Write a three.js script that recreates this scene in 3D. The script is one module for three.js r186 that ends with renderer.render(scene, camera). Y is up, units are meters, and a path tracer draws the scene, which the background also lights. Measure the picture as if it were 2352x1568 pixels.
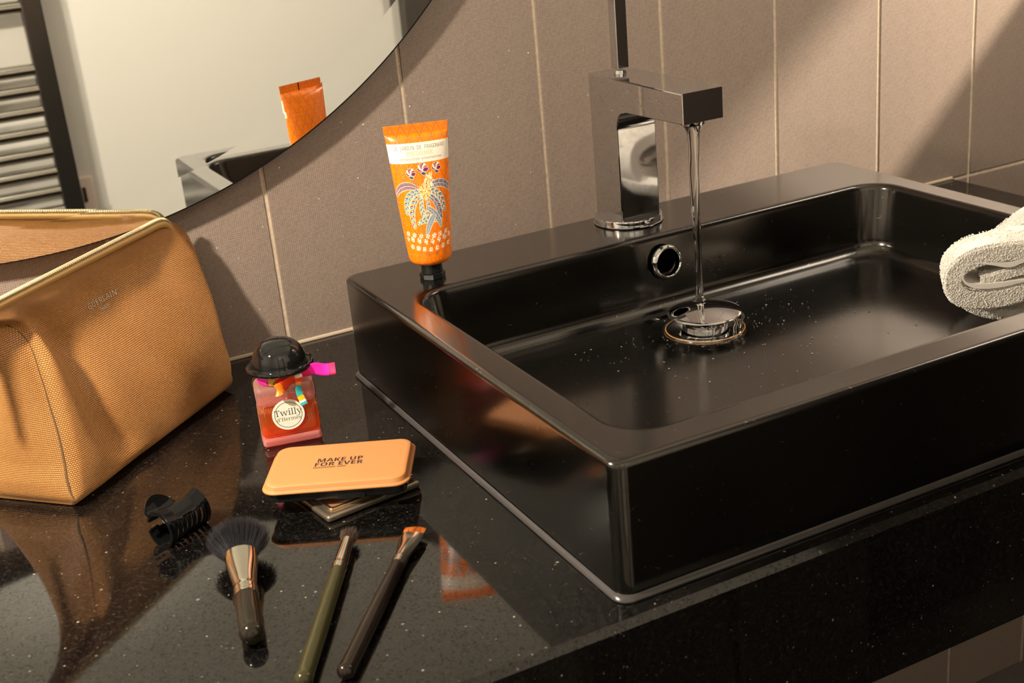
import * as THREE from 'three';
import { mergeGeometries, mergeVertices, toCreasedNormals } from 'three/addons/utils/BufferGeometryUtils.js';
import { RoundedBoxGeometry } from 'three/addons/geometries/RoundedBoxGeometry.js';
import { RectAreaLightUniformsLib } from 'three/addons/lights/RectAreaLightUniformsLib.js';
import { Brush, Evaluator, SUBTRACTION } from 'three-bvh-csg';

// ───────── camera, lamps' strengths, exposure ─────────
RectAreaLightUniformsLib.init();
const scene = new THREE.Scene();
const camera = new THREE.PerspectiveCamera(29.75, 2352 / 1568, 0.05, 20);
camera.rotation.order = 'YXZ';
camera.rotation.set(-0.3687, -0.4401, -0.0957);
camera.position.set(-0.359, 0.4717, 1.2495);
camera.focus = 1.12; camera.userData.fStop = 11;
const renderer = new THREE.WebGLRenderer({ antialias: true });
renderer.toneMapping = THREE.LinearToneMapping;
renderer.toneMappingExposure = 1.0;
renderer.shadowMap.enabled = true;
scene.background = new THREE.Color(0x000000);
const PENDANT = { pos: [-0.62, 0.60, 0.46], power: 4.5, color: [1.0, 0.885, 0.735], r: 0.026 };      // bulb left of the mirror
const PENDANT_R = { pos: [1.12, 0.90, 0.50], power: 2.5, color: [1.0, 0.885, 0.735], r: 0.10 };      // opal globe to the right of the basin
const WASHER = { pos: [-0.35, 1.545, 0.78], aim: [-0.05, 0.30, 1.5], power: 8, color: [1.0, 0.91, 0.79] };   // ceiling spot turned to the radiator wall
const NEXT_ROOM = { pos: [2.15, 1.306, 0.70], power: 44, color: [1.0, 0.87, 0.70] };       // lamp shining through the hatch

// ───────── helpers ─────────
let seed = 7;
const rnd = () => { seed |= 0; seed = seed + 0x6D2B79F5 | 0; let t = Math.imul(seed ^ seed >>> 15, 1 | seed); t = t + Math.imul(t ^ t >>> 7, 61 | t) ^ t; return ((t ^ t >>> 14) >>> 0) / 4294967296; };
const V = (x, y, z) => new THREE.Vector3(x, y, z);
const lerp = (a, b, t) => a + (b - a) * t;
const clamp = (x, a = 0, b = 1) => Math.min(b, Math.max(a, x));
const smooth = (a, b, x) => { const t = clamp((x - a) / (b - a)); return t * t * (3 - 2 * t); };
const names = {};
const numbered = n => { const k = names[n] = (names[n] ?? -1) + 1; return k ? `${n}_${String(k).padStart(3, '0')}` : n; };
const tag = (o, label, category, group) => { o.userData.label = label; o.userData.category = category; if (group) o.userData.group = group; return o; };
function thing(name, label, category, pos = [0, 0, 0], turn = 0, group) {
  const o = new THREE.Group(); o.name = numbered(name); o.position.set(...pos); o.rotation.y = turn; scene.add(o);
  return tag(o, label, category, group);
}
function struct(name) { const o = new THREE.Group(); o.name = name; o.userData.kind = 'structure'; scene.add(o); return o; }
function part(name, geo, mat, parent, label) {
  const m = new THREE.Mesh(geo, mat); m.name = name; m.castShadow = m.receiveShadow = true; parent.add(m);
  if (label) m.userData.label = label; return m;
}
const stuff = m => { m.userData.kind = 'stuff'; return m; };
const clean = g => { const r = g.index ? g.toNonIndexed() : g.clone(); for (const k of Object.keys(r.attributes)) if (!['position', 'normal', 'uv'].includes(k)) r.deleteAttribute(k); return r; };
const invert = g => { const r = clean(g); for (const n of ['position', 'normal', 'uv']) { const at = r.attributes[n], z = at.itemSize; for (let k = 0; k < at.count; k += 3) for (let c = 0; c < z; c++) { const a = (k + 1) * z + c, b = a + z, x = at.array[a]; at.array[a] = at.array[b]; at.array[b] = x; } } r.attributes.normal.array.forEach((v, i, a) => { a[i] = -v; }); return r; };
const merge = list => mergeGeometries(list.map(clean));
const box = (w, h, d, x = 0, y = 0, z = 0, r = 0.001, s = 2) => new RoundedBoxGeometry(w, h, d, s, r).translate(x, y, z);
function gridGeo(P, nu, nv, closedU = false, uvs = null) {                  // P[j][i]
  const pos = [], uv = [], idx = [], cu = nu + (closedU ? 1 : 0);
  for (let j = 0; j < nv; j++) for (let i = 0; i < cu; i++) { const p = P[j][i % nu]; pos.push(p.x, p.y, p.z); const t = uvs ? uvs(i, j) : [i / (cu - 1), j / (nv - 1)]; uv.push(...t); }
  for (let j = 0; j < nv - 1; j++) for (let i = 0; i < cu - 1; i++) { const a = j * cu + i, b = a + 1, c = a + cu, d = c + 1; idx.push(a, b, d, a, d, c); }
  const g = new THREE.BufferGeometry(); g.setAttribute('position', new THREE.Float32BufferAttribute(pos, 3)); g.setAttribute('uv', new THREE.Float32BufferAttribute(uv, 2)); g.setIndex(idx); g.computeVertexNormals();
  if (closedU) { const n = g.attributes.normal; for (let j = 0; j < nv; j++) { const a = j * cu, b = a + cu - 1; const x = n.getX(a) + n.getX(b), y = n.getY(a) + n.getY(b), z = n.getZ(a) + n.getZ(b), l = Math.hypot(x, y, z) || 1; n.setXYZ(a, x / l, y / l, z / l); n.setXYZ(b, x / l, y / l, z / l); } }
  return g;
}
function loft(rings, caps = [false, false]) {                                // closed rings, counter-clockwise seen from the end they move to
  const n = rings[0].length, L = [0];
  for (let j = 1; j < rings.length; j++) { let s = 0; for (let i = 0; i < n; i++) s += rings[j][i].distanceTo(rings[j - 1][i]); L.push(L[j - 1] + s / n); }
  const per = rings.map(r => { const a = [0]; for (let i = 1; i <= n; i++) a.push(a[i - 1] + r[i % n].distanceTo(r[i - 1])); return a; });
  let widest = per[0]; for (const p of per) if (p[n] > widest[n]) widest = p;
  const gs = [gridGeo(rings, n, rings.length, true, (i, j) => [widest[i], L[j]])];
  [0, 1].forEach(e => { if (!caps[e]) return; const r = rings[e ? rings.length - 1 : 0], c = V(0, 0, 0); r.forEach(p => c.add(p)); c.divideScalar(n);
    const pos = [], uv = []; for (let i = 0; i < n; i++) { const a = r[i], b = r[(i + 1) % n]; const t = e ? [c, a, b] : [c, b, a]; t.forEach(p => { pos.push(p.x, p.y, p.z); uv.push(p.x, p.z); }); }
    const g = new THREE.BufferGeometry(); g.setAttribute('position', new THREE.Float32BufferAttribute(pos, 3)); g.setAttribute('uv', new THREE.Float32BufferAttribute(uv, 2)); g.computeVertexNormals(); gs.push(g); });
  return gs.length > 1 ? merge(gs) : gs[0];
}
function rrect(x0, x1, z0, z1, r, y, k = 6, mid = 3) {                        // rounded rectangle, seen from above counter-clockwise
  const p = [], c = [[x1 - r, z1 - r, 0], [x1 - r, z0 + r, 1], [x0 + r, z0 + r, 2], [x0 + r, z1 - r, 3]];
  c.forEach(([cx, cz, q], n) => {
    for (let i = 0; i <= k; i++) { const a = Math.PI / 2 * (q - 1 + i / k) ; p.push(V(cx + r * Math.cos(a), y, cz - r * Math.sin(a))); }
    const a = p[p.length - 1], [nx, nz, nq] = c[(n + 1) % 4], an = Math.PI / 2 * (nq - 1), b = V(nx + r * Math.cos(an), y, nz - r * Math.sin(an));
    for (let i = 1; i <= mid; i++) p.push(a.clone().lerp(b, i / (mid + 1)));
  });
  return p;
}
const lathe = (pts, seg = 48, sharp = 0.7) => {                              // turned profile: smooth, with creases at its sharp corners
  const runs = [[pts[0]]], an = (a, b) => Math.atan2(b[1] - a[1], b[0] - a[0]);
  for (let i = 1; i < pts.length; i++) { runs[runs.length - 1].push(pts[i]); if (i < pts.length - 1) { let d = Math.abs(an(pts[i], pts[i + 1]) - an(pts[i - 1], pts[i])); if (d > Math.PI) d = 2 * Math.PI - d; if (d > sharp) runs.push([pts[i]]); } }
  return merge(runs.map(r => new THREE.LatheGeometry(r.map(([x, y]) => new THREE.Vector2(x, y)), seg)));
};
const creased = (g, a = 0.6) => toCreasedNormals(g, a);
const tubeGeo = (pts, r, seg = 40, rad = 8, closed = false) => new THREE.TubeGeometry(new THREE.CatmullRomCurve3(pts, closed), seg, r, rad, closed);
function between(g, a, b) { const d = b.clone().sub(a), q = new THREE.Quaternion().setFromUnitVectors(V(0, 1, 0), d.clone().normalize()); return g.applyQuaternion(q).translate(a.x, a.y, a.z); }
function strip(pts, width, thick, upFn, n = 40, m = 8) {                     // a flat band with thickness along a curve
  const c = new THREE.CatmullRomCurve3(pts), rings = [];
  for (let j = 0; j <= n; j++) {
    const t = j / n, p = c.getPoint(t), d = c.getTangent(t), up = upFn(t, p).clone(); up.addScaledVector(d, -up.dot(d)).normalize();
    const w = (typeof width === 'function' ? width(t) : width) / 2, s = V(0, 0, 0).crossVectors(d, up), r = [];
    for (let i = 0; i < m; i++) { const x = -1 + 2 * i / (m - 1); r.push(p.clone().addScaledVector(up, x * w).addScaledVector(s, thick / 2 * Math.sqrt(Math.max(0.12, 1 - x * x)))); }
    for (let i = m - 1; i >= 0; i--) { const x = -1 + 2 * i / (m - 1); r.push(p.clone().addScaledVector(up, x * w).addScaledVector(s, -thick / 2 * Math.sqrt(Math.max(0.12, 1 - x * x)))); }
    rings.push(r);
  }
  const g = gridGeo(rings, 2 * m, n + 1, true, (i, j) => [i < m ? i / (m - 1) : (2 * m - 1 - Math.min(i, 2 * m - 1)) / (m - 1), j / n]);
  return g;
}
function shell(fn, thick, nu, nv, keep = null) {                               // fn(u,v) → point; a sheet with thickness
  const e = 1e-3, N = (u, v) => { const a = fn(Math.min(1, u + e), v).sub(fn(Math.max(0, u - e), v)), b = fn(u, Math.min(1, v + e)).sub(fn(u, Math.max(0, v - e))); return a.cross(b).normalize(); };
  const out = [], inn = [];
  for (let j = 0; j <= nv; j++) { out.push([]); inn.push([]); for (let i = 0; i <= nu; i++) { const u = i / nu, v = j / nv, p = fn(u, v), n = N(u, v); out[j].push(p.clone().addScaledVector(n, thick / 2)); inn[j].push(p.clone().addScaledVector(n, -thick / 2)); } }
  const rows = []; // wrap as closed rings along u: outer row then inner row reversed
  for (let j = 0; j <= nv; j++) rows.push([...out[j], ...inn[j].slice().reverse()]);
  const n = 2 * (nu + 1), body = gridGeo(rows, n, nv + 1, true);
  const cap = (j, f) => { const P = [out[j], inn[j]]; const g = gridGeo(f ? P : [P[1], P[0]], nu + 1, 2); return g; };
  return creased(merge([body, cap(0, false), cap(nv, true)]), 0.9);
}

// ───────── procedural textures ─────────
function dataTex(w, h, fn, srgb = true) {
  const d = new Uint8Array(w * h * 4);
  for (let y = 0; y < h; y++) for (let x = 0; x < w; x++) { const c = fn(x, y), i = (y * w + x) * 4; d[i] = c[0]; d[i + 1] = c[1]; d[i + 2] = c[2]; d[i + 3] = 255; }
  const t = new THREE.DataTexture(d, w, h); t.wrapS = t.wrapT = THREE.RepeatWrapping; t.magFilter = THREE.LinearFilter; t.minFilter = THREE.LinearMipmapLinearFilter; t.generateMipmaps = true;
  if (srgb) t.colorSpace = THREE.SRGBColorSpace; t.needsUpdate = true; return t;
}
const hash = (x, y, s = 0) => { let h = Math.imul(x, 374761393) + Math.imul(y, 668265263) + Math.imul(s, 1274126177); h = Math.imul(h ^ h >>> 13, 1274126177); return ((h ^ h >>> 16) >>> 0) / 4294967296; };
function vnoise(x, y, p, s = 0) {                                              // tileable value noise with period p
  const xi = Math.floor(x), yi = Math.floor(y), fx = x - xi, fy = y - yi, w = t => t * t * (3 - 2 * t), m = a => ((a % p) + p) % p;
  const a = hash(m(xi), m(yi), s), b = hash(m(xi + 1), m(yi), s), c = hash(m(xi), m(yi + 1), s), d = hash(m(xi + 1), m(yi + 1), s);
  return lerp(lerp(a, b, w(fx)), lerp(c, d, w(fx)), w(fy));
}
function canvasTex(w, h, draw, srgb = true) {
  const c = document.createElement('canvas'); c.width = w; c.height = h; draw(c.getContext('2d'), w, h);
  const t = new THREE.CanvasTexture(c); if (srgb) t.colorSpace = THREE.SRGBColorSpace; t.anisotropy = 8; return t;
}
const rep = (t, m) => { const k = t.clone(); k.repeat.set(1 / m, 1 / m); k.needsUpdate = true; return k; };

// polished dark granite: black ground, brown-grey grains, pores, pale flecks (0.40 m a side)
const GN = 2048, gFlecks = new Float32Array(GN * GN);
for (let k = 0; k < 3600; k++) {
  const cx = rnd() * GN, cy = rnd() * GN, big = rnd() ** 6, r = 1.0 + 5 * big, st = 0.5 + rnd(), an = rnd() * 3.14, br = 0.15 + 0.85 * rnd() ** 2.2, R = Math.ceil(r * 2);
  for (let y = -R; y <= R; y++) for (let x = -R; x <= R; x++) { const u = (x * Math.cos(an) + y * Math.sin(an)) / r, v = (-x * Math.sin(an) + y * Math.cos(an)) / (r * st), q = u * u + v * v; if (q < 1) { const i = ((cy + y + GN | 0) % GN) * GN + ((cx + x + GN | 0) % GN); gFlecks[i] = Math.max(gFlecks[i], br * Math.min(1, (1 - q) * 2)); } }
}
const pore = (x, y) => { const n = 0.55 * vnoise(x / 7, y / 7, Math.round(GN / 7), 3) + 0.45 * vnoise(x / 3.2, y / 3.2, 640, 4); return smooth(0.60, 0.70, n); };
const graniteC = dataTex(GN, GN, (x, y) => {
  const n = vnoise(x / 8, y / 8, 256, 1), m = vnoise(x / 3, y / 3, 682, 2), f = gFlecks[y * GN + x], g = Math.max(0, n * 0.6 + m * 0.5 - 0.55), t = vnoise(x / 16, y / 16, 128, 9);
  return [7 + 74 * g + 125 * f, 6.5 + 68 * g + 118 * f, 6 + (56 + 6 * t) * g + 105 * f].map(v => Math.min(255, v));
});
const graniteS = dataTex(1024, 1024, () => [255, 255, 255], false); for (let y = 0; y < 1024; y++) for (let x = 0; x < 1024; x++) graniteS.image.data[(y * 1024 + x) * 4 + 3] = 255 * (1 - 0.5 * pore(x * 2, y * 2));   // pits between the grains do not shine
const M = {};
M.granite = new THREE.MeshPhysicalMaterial({ map: rep(graniteC, 0.40), specularIntensityMap: rep(graniteS, 0.40), roughness: 0.055, ior: 1.72 });

// ribbed wall tile: fine square weave, 2.1 mm pitch, 16 cells a side
const CELL = 32, WN = 512;
const tileLine = (x, y) => { const a = Math.abs(((x / CELL) % 1) - 0.5) * 2, b = Math.abs(((y / CELL) % 1) - 0.5) * 2; return Math.max(smooth(0.50, 0.92, a), smooth(0.50, 0.92, b)); };
const tileC = dataTex(WN, WN, (x, y) => { const l = tileLine(x, y), n = vnoise(x / 24, y / 24, Math.round(WN / 24), 5), v = (1 - 0.16 * l) * (0.95 + 0.10 * n); return [146 * v, 129 * v, 116 * v]; });
const tileB = dataTex(WN, WN, (x, y) => { const l = tileLine(x, y), v = 235 * (1 - l) + 10 * vnoise(x / 6, y / 6, 85, 6); return [v, v, v]; }, false);
M.tile = new THREE.MeshPhysicalMaterial({ map: rep(tileC, 0.0336), bumpMap: rep(tileB, 0.0336), bumpScale: 0.00011, roughness: 0.5, ior: 1.45 });
const speck = dataTex(512, 512, (x, y) => { const v = 225 + 30 * vnoise(x / 5, y / 5, 102, 8); return [v, v * 0.98, v * 0.95]; });
M.grout = new THREE.MeshStandardMaterial({ map: rep(speck, 0.1), color: new THREE.Color(0.62, 0.52, 0.41), roughness: 0.9 });
M.paint = new THREE.MeshStandardMaterial({ color: new THREE.Color(0.56, 0.535, 0.48), roughness: 0.75 });
M.darkPaint = new THREE.MeshStandardMaterial({ map: rep(speck, 0.3), color: new THREE.Color(0.075, 0.062, 0.05), roughness: 0.7 });
M.darkDoor = new THREE.MeshStandardMaterial({ color: new THREE.Color(0.045, 0.036, 0.028), roughness: 0.45 });
M.floor = new THREE.MeshStandardMaterial({ map: rep(speck, 0.3), color: new THREE.Color(0.06, 0.05, 0.042), roughness: 0.5 });
M.chrome = new THREE.MeshStandardMaterial({ color: new THREE.Color(0.60, 0.60, 0.605), metalness: 1, roughness: 0.045 });
M.mirror = new THREE.MeshStandardMaterial({ color: new THREE.Color(0.90, 0.91, 0.88), metalness: 1, roughness: 0.0 });
M.black = new THREE.MeshPhysicalMaterial({ color: new THREE.Color(0.008, 0.008, 0.008), roughness: 0.18, ior: 1.5 });
M.matteBlack = new THREE.MeshStandardMaterial({ color: new THREE.Color(0.012, 0.011, 0.011), roughness: 0.6 });
// matt glazed ceramic with sparse lint and water marks
const CN = 1024, cSpk = new Float32Array(CN * CN);
for (let k = 0; k < 520; k++) { let x = rnd() * CN, y = rnd() * CN, a = rnd() * 6.28; const l = rnd() < 0.22 ? 4 + rnd() * 10 : 1.5, b = 0.25 + rnd() * 0.6; for (let s = 0; s < l; s += 0.5) { a += (rnd() - 0.5) * 0.25; x += Math.cos(a) * 0.5; y += Math.sin(a) * 0.5; cSpk[((y + CN | 0) % CN) * CN + ((x + CN | 0) % CN)] = b; } }
const ceramC = dataTex(CN, CN, (x, y) => { const f = cSpk[y * CN + x]; return [58 + 120 * f, 54 + 116 * f, 49 + 108 * f]; });
const ceramR = dataTex(CN, CN, (x, y) => { const v = 34 + 9 * vnoise(x / 60, y / 60, 17, 11) + 5 * vnoise(x / 7, y / 7, 146, 12) + 90 * cSpk[y * CN + x]; return [v, v, v]; }, false);
M.ceramic = new THREE.MeshPhysicalMaterial({ map: rep(ceramC, 0.30), roughnessMap: rep(ceramR, 0.30), roughness: 1, metalness: 1, clearcoat: 1, clearcoatRoughness: 0.16 });   // black glaze with a metallic sheen
M.water = new THREE.MeshPhysicalMaterial({ color: 0xffffff, transmission: 1, thickness: 0.01, ior: 1.33, roughness: 0 });
M.silicone = new THREE.MeshPhysicalMaterial({ color: new THREE.Color(0.045, 0.041, 0.040), roughness: 0.22, ior: 1.5 });

// ───────── the setting ─────────
const W = 0.6, ZB = 0.1224, D = 0.6186, H = 0.1024, ZF = 0.6391, CX = 0.9016, AP = 0.13, TW = 0.1603, TX = -0.0288;
const X0 = -1.5, X1 = 1.3, Z1 = 1.5, YF = -0.85, YC = 1.6;
{
  const w = struct('wall_back');
  part('grout', box(X1 - X0 + 0.24, YC - YF + 0.2, 0.1, (X0 + X1) / 2, (YC + YF) / 2, -0.0515, 0.0005, 1), M.grout, w);
  const rows = [[YF, -0.0009], [-0.0009, 0.7991], [0.7991, YC]], uvBox = new Map();
  for (let r = 0; r < 3; r++) for (let i = -9; i < 9; i++) {
    const a = TX + i * TW, [y0, y1] = rows[r], g = 0.0043; let xa = Math.max(a + g / 2, X0), xb = Math.min(a + TW - g / 2, X1); if (xb - xa < 0.01) continue;
    const key = `${r}:${(xb - xa).toFixed(4)}`;
    if (!uvBox.has(key)) { const ge = box(xb - xa, y1 - y0 - g, 0.008, 0, 0, -0.004, 0.0009, 1), u = ge.attributes.uv, p = ge.attributes.position; for (let k = 0; k < u.count; k++) u.setXY(k, p.getX(k), p.getY(k)); uvBox.set(key, ge); }
    const t = part('tile', uvBox.get(key), M.tile, w); t.position.set((xa + xb) / 2, (y0 + y1) / 2, 0);
  }
}
{
  const slab = (name, m, w, h, d, x, y, z) => { const o = part(name, box(w, h, d, x, y, z, 0.0005, 1), m, scene); o.userData.kind = 'structure'; return o; };
  const LX = X1 - X0, CXm = (X0 + X1) / 2, HY = YC - YF, CYm = (YC + YF) / 2;
  slab('floor', M.floor, LX + 0.24, 0.1, Z1 + 0.24, CXm, YF - 0.05, Z1 / 2);
  slab('ceiling', M.paint, LX + 0.24, 0.1, Z1 + 0.24, CXm, YC + 0.05, Z1 / 2);
  slab('wall_front', M.paint, LX + 0.24, HY, 0.1, CXm, CYm, Z1 + 0.05);
  slab('wall_left', M.paint, 0.1, HY, Z1, X0 - 0.05, CYm, Z1 / 2);
  // right wall with a small hatch close to the tiled wall
  const HZ0 = 0.06, HZ1 = 0.47, HY0 = 0.497, HY1 = 0.7516, wr = struct('wall_right');
  const piece = (h, d, y, z) => part('wall_panel', box(0.1, h, d, X1 + 0.05, y, z, 0.0005, 1), M.darkPaint, wr);
  piece(HY0 - YF, Z1, (HY0 + YF) / 2, Z1 / 2); piece(YC - HY1, Z1, (YC + HY1) / 2, Z1 / 2);
  piece(HY1 - HY0, HZ0, (HY0 + HY1) / 2, HZ0 / 2); piece(HY1 - HY0, Z1 - HZ1, (HY0 + HY1) / 2, (Z1 + HZ1) / 2);
  const d = struct('door_1');
  part('door_leaf', box(0.60, 2.05, 0.035, 0.995, YF + 1.03, Z1 - 0.02, 0.003, 1), M.darkDoor, d);
  const c = thing('low_cabinet', 'dark low cabinet standing against the far wall below the mirror view', 'cabinet', [0.455, YF, 1.34]);
  part('carcass', box(0.44, 0.70, 0.30, 0, 0.351, 0, 0.004), M.darkDoor, c);
  for (const x of [-0.11, 0.11]) { const f = part('cabinet_door', box(0.21, 0.66, 0.018, x, 0.36, -0.16, 0.003), M.darkDoor, c); part('handle', box(0.012, 0.12, 0.012, x - 0.08 * Math.sign(x), 0.5, -0.175, 0.003), M.matteBlack, f); }
}

// ───────── lamps ─────────
for (const [P, label, k] of [[PENDANT, 'small bare opal bulb hanging on a thin black cord left of the mirror', 1], [PENDANT_R, 'large opal globe hanging on a thin black cord to the right of the basin', 2]]) {
  const [x, y, z] = P.pos, t = thing('pendant_lamp', label, 'lamp', [x, y, z]), r = P.r;
  part('bulb', new THREE.SphereGeometry(r, 40, 24), new THREE.MeshStandardMaterial({ color: 0xffffff, emissive: new THREE.Color(...P.color), emissiveIntensity: k === 1 ? 14 : 3, roughness: 0.4 }), t);
  part('socket', lathe([[0, r - 0.008], [0.014, r - 0.006], [0.015, r + 0.024], [0.006, r + 0.032], [0, r + 0.032]], 24), M.matteBlack, t);
  part('cord', new THREE.CylinderGeometry(0.002, 0.002, YC - y - r - 0.029, 8).translate(0, (YC - y + r + 0.029) / 2, 0), M.matteBlack, t);
  const l = new THREE.PointLight(new THREE.Color(...P.color), P.power, 0, 2); l.castShadow = true; l.shadow.radius = r / 0.02 * 0.96; l.position.set(0, 0, 0); t.add(l);
}
{
  const [x, y, z] = WASHER.pos, t = thing('ceiling_spotlight', 'small swivelling ceiling spotlight turned towards the radiator wall', 'lamp', [x, y, z]);
  const dir = V(...WASHER.aim).sub(V(x, y, z)).normalize(), turn = g => g.applyQuaternion(new THREE.Quaternion().setFromUnitVectors(V(0, -1, 0), dir));
  part('can', turn(lathe([[0.0, 0.05], [0.028, 0.05], [0.030, 0.045], [0.030, -0.008], [0.0275, -0.008], [0.0275, 0.002], [0, 0.002]], 32)), M.matteBlack, t);
  part('lens', turn(new THREE.CylinderGeometry(0.026, 0.026, 0.002, 32)), new THREE.MeshStandardMaterial({ color: 0xffffff, emissive: new THREE.Color(...WASHER.color), emissiveIntensity: 4 }), t);
  part('stalk', new THREE.CylinderGeometry(0.006, 0.006, YC - y, 12).translate(0, (YC - y) / 2, 0), M.matteBlack, t);
  const l = new THREE.SpotLight(new THREE.Color(...WASHER.color), WASHER.power, 0, 0.60, 0.8, 2); l.castShadow = true; l.shadow.radius = 1.2; l.position.copy(dir).multiplyScalar(0.012); t.add(l);
  const target = new THREE.Object3D(); target.name = 'aim'; target.position.copy(dir).multiplyScalar(1.2); t.add(target); l.target = target;
}
{
  const [x, y, z] = NEXT_ROOM.pos, t = thing('wall_lamp', 'round glowing lamp in the next room beyond the hatch', 'lamp', [x, y, z]);
  part('bulb', new THREE.SphereGeometry(0.035, 32, 20), new THREE.MeshStandardMaterial({ color: 0xffffff, emissive: new THREE.Color(...NEXT_ROOM.color), emissiveIntensity: 14 }), t);
  part('bracket', box(0.4, 0.02, 0.02, 0.22, 0, 0, 0.004), M.matteBlack, t);
  const l = new THREE.SpotLight(new THREE.Color(...NEXT_ROOM.color), NEXT_ROOM.power, 0, 0.6, 0.3, 2); l.castShadow = true; l.shadow.radius = 1.9; l.position.set(0, 0, 0); t.add(l);
  const target = new THREE.Object3D(); target.name = 'aim'; target.position.set(1.35 - x, 0.587 - y, 0.24 - z); t.add(target); l.target = target;
}

// ───────── worktop ─────────
{
  const t = thing('countertop', 'polished black granite countertop with pale flecks and a deep front edge', 'countertop');
  const prof = [[0.0015, 0], [ZF - 0.0052, 0], [ZF - 0.0052, 0], [ZF, -0.0045], [ZF, -0.0045], [ZF, -AP], [ZF, -AP], [ZF - 0.03, -AP], [ZF - 0.03, -AP], [ZF - 0.03, -0.03], [ZF - 0.03, -0.03], [0.0015, -0.03], [0.0015, -0.03], [0.0015, 0]];
  const L = [0]; for (let i = 1; i < prof.length; i++) L.push(L[i - 1] + Math.hypot(prof[i][0] - prof[i - 1][0], prof[i][1] - prof[i - 1][1]));
  const P = [prof.map(([z, y]) => V(CX, y, z)), prof.map(([z, y]) => V(X0 + 0.001, y, z))];
  const g = gridGeo(P, prof.length, 2, false, (i, j) => [j ? 0 : CX - X0, L[i]]);
  const sh = new THREE.Shape(prof.filter((_, i) => ![2, 4, 6, 8, 10, 12, 13].includes(i)).map(([z, y]) => new THREE.Vector2(z, y))), e = new THREE.ShapeGeometry(sh).rotateY(-Math.PI / 2).translate(CX, 0, 0);
  const er = e.clone(); { const i = er.index.array; for (let k = 0; k < i.length; k += 3) { const s = i[k]; i[k] = i[k + 1]; i[k + 1] = s; } er.computeVertexNormals(); }
  part('slab', merge([creased(g, 0.3), er]), M.granite, t);
  part('caulk_line', box(CX - X0, 0.0035, 0.0032, (CX + X0) / 2, 0.0017, 0.0015, 0.001, 1), M.grout, t, 'pale tan caulk line where worktop meets tiles');
}

// ───────── washbasin ─────────
const RX0 = 0.031, RX1 = 0.569, RZ0 = 0.2225, RZ1 = 0.586, FY = 0.027, DX = 0.2925, DZ = 0.298;
{
  const t = thing('washbasin', 'rectangular matt black ceramic washbasin standing on the granite worktop', 'washbasin');
  const rings = [], y0 = 0.0025;
  const R = (i, r, y) => rings.push(rrect(i, W - i, ZB + i, D - i, r, y, 8, 14));
  R(0.004, 0.008, y0); R(0.001, 0.010, y0 + 0.001); R(0, 0.011, y0 + 0.004); R(0, 0.011, H - 0.0055);
  for (let k = 0; k <= 5; k++) { const a = k / 5 * Math.PI / 2, i = 0.0045 * (1 - Math.cos(a)); R(i, 0.011, H - 0.0045 + 0.0045 * Math.sin(a)); }
  R(0.006, 0.010, H);
  const I = (d, y, r) => rings.push(rrect(RX0 + d, RX1 - d, RZ0 + d, RZ1 - d, r, y, 8, 14));
  I(-0.007, H, 0.036);
  for (let k = 0; k <= 6; k++) { const a = k / 6 * Math.PI / 2; I(-0.0055 + 0.0055 * Math.sin(a), H - 0.0055 + 0.0055 * Math.cos(a), 0.034); }
  I(0.0006, H - 0.008, 0.033); I(0.008, FY + 0.020, 0.032); 
  for (let k = 0; k <= 6; k++) { const a = k / 6 * Math.PI / 2; I(0.0085 + 0.016 * (1 - Math.cos(a)), FY + 0.016 - 0.0145 * Math.sin(a) + 0.0012, 0.031); }
  I(0.028, FY + 0.0026, 0.03);
  const last = rings[rings.length - 1], n = last.length;
  const circ = (r, y) => last.map(p => { const a = Math.atan2(p.z - DZ, p.x - DX); return V(DX + r * Math.cos(a), y, DZ + r * Math.sin(a)); });
  const c1 = circ(0.052, FY + 0.0008);
  for (let k = 1; k <= 10; k++) { const q = k / 10; rings.push(last.map((p, i) => p.clone().lerp(c1[i], q).setY(FY + lerp(0.0026, 0.0008, q)))); } rings.push(circ(0.042, FY - 0.0002)); rings.push(circ(0.0375, FY - 0.001)); rings.push(circ(0.0325, FY - 0.004)); rings.push(circ(0.031, FY - 0.022));
  let g = loft(rings, [true, true]);
  g = clean(g); 
  const ov = new THREE.CylinderGeometry(0.0128, 0.0128, 0.05, 40).rotateX(Math.PI / 2 - 0.11).translate(0.2965, 0.0755, 0.2165);
  const ev = new Evaluator(); ev.attributes = ['position', 'normal', 'uv']; ev.useGroups = false;
  const a = new Brush(g), b = new Brush(clean(ov)); a.updateMatrixWorld(); b.updateMatrixWorld();
  const res = ev.evaluate(a, b, SUBTRACTION).geometry;
  part('basin', res, M.ceramic, t);
  // sealant bead round the foot
  const bead = [[0.000, 0.0046], [-0.0016, 0.0038], [-0.0031, 0.0018], [-0.0036, 0.0001], [0.003, 0.0001]].map(([d, y]) => rrect(d, W - d, ZB + d, D - d, 0.012, y));
  part('sealant_bead', loft(bead), M.silicone, t, 'grey translucent sealant bead round the foot of the basin');
  const ring = lathe([[0.0128, -0.012], [0.0124, 0.001], [0.0128, 0.0032], [0.0140, 0.0042], [0.0158, 0.0036], [0.0172, 0.0018], [0.0174, 0.0004], [0.0174, -0.001]], 48).rotateX(Math.PI / 2 - 0.11).translate(0.2965, 0.0755, 0.2308);
  part('overflow_ring', ring, M.chrome, t, 'round chrome overflow ring in the back wall of the basin');
}
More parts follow.
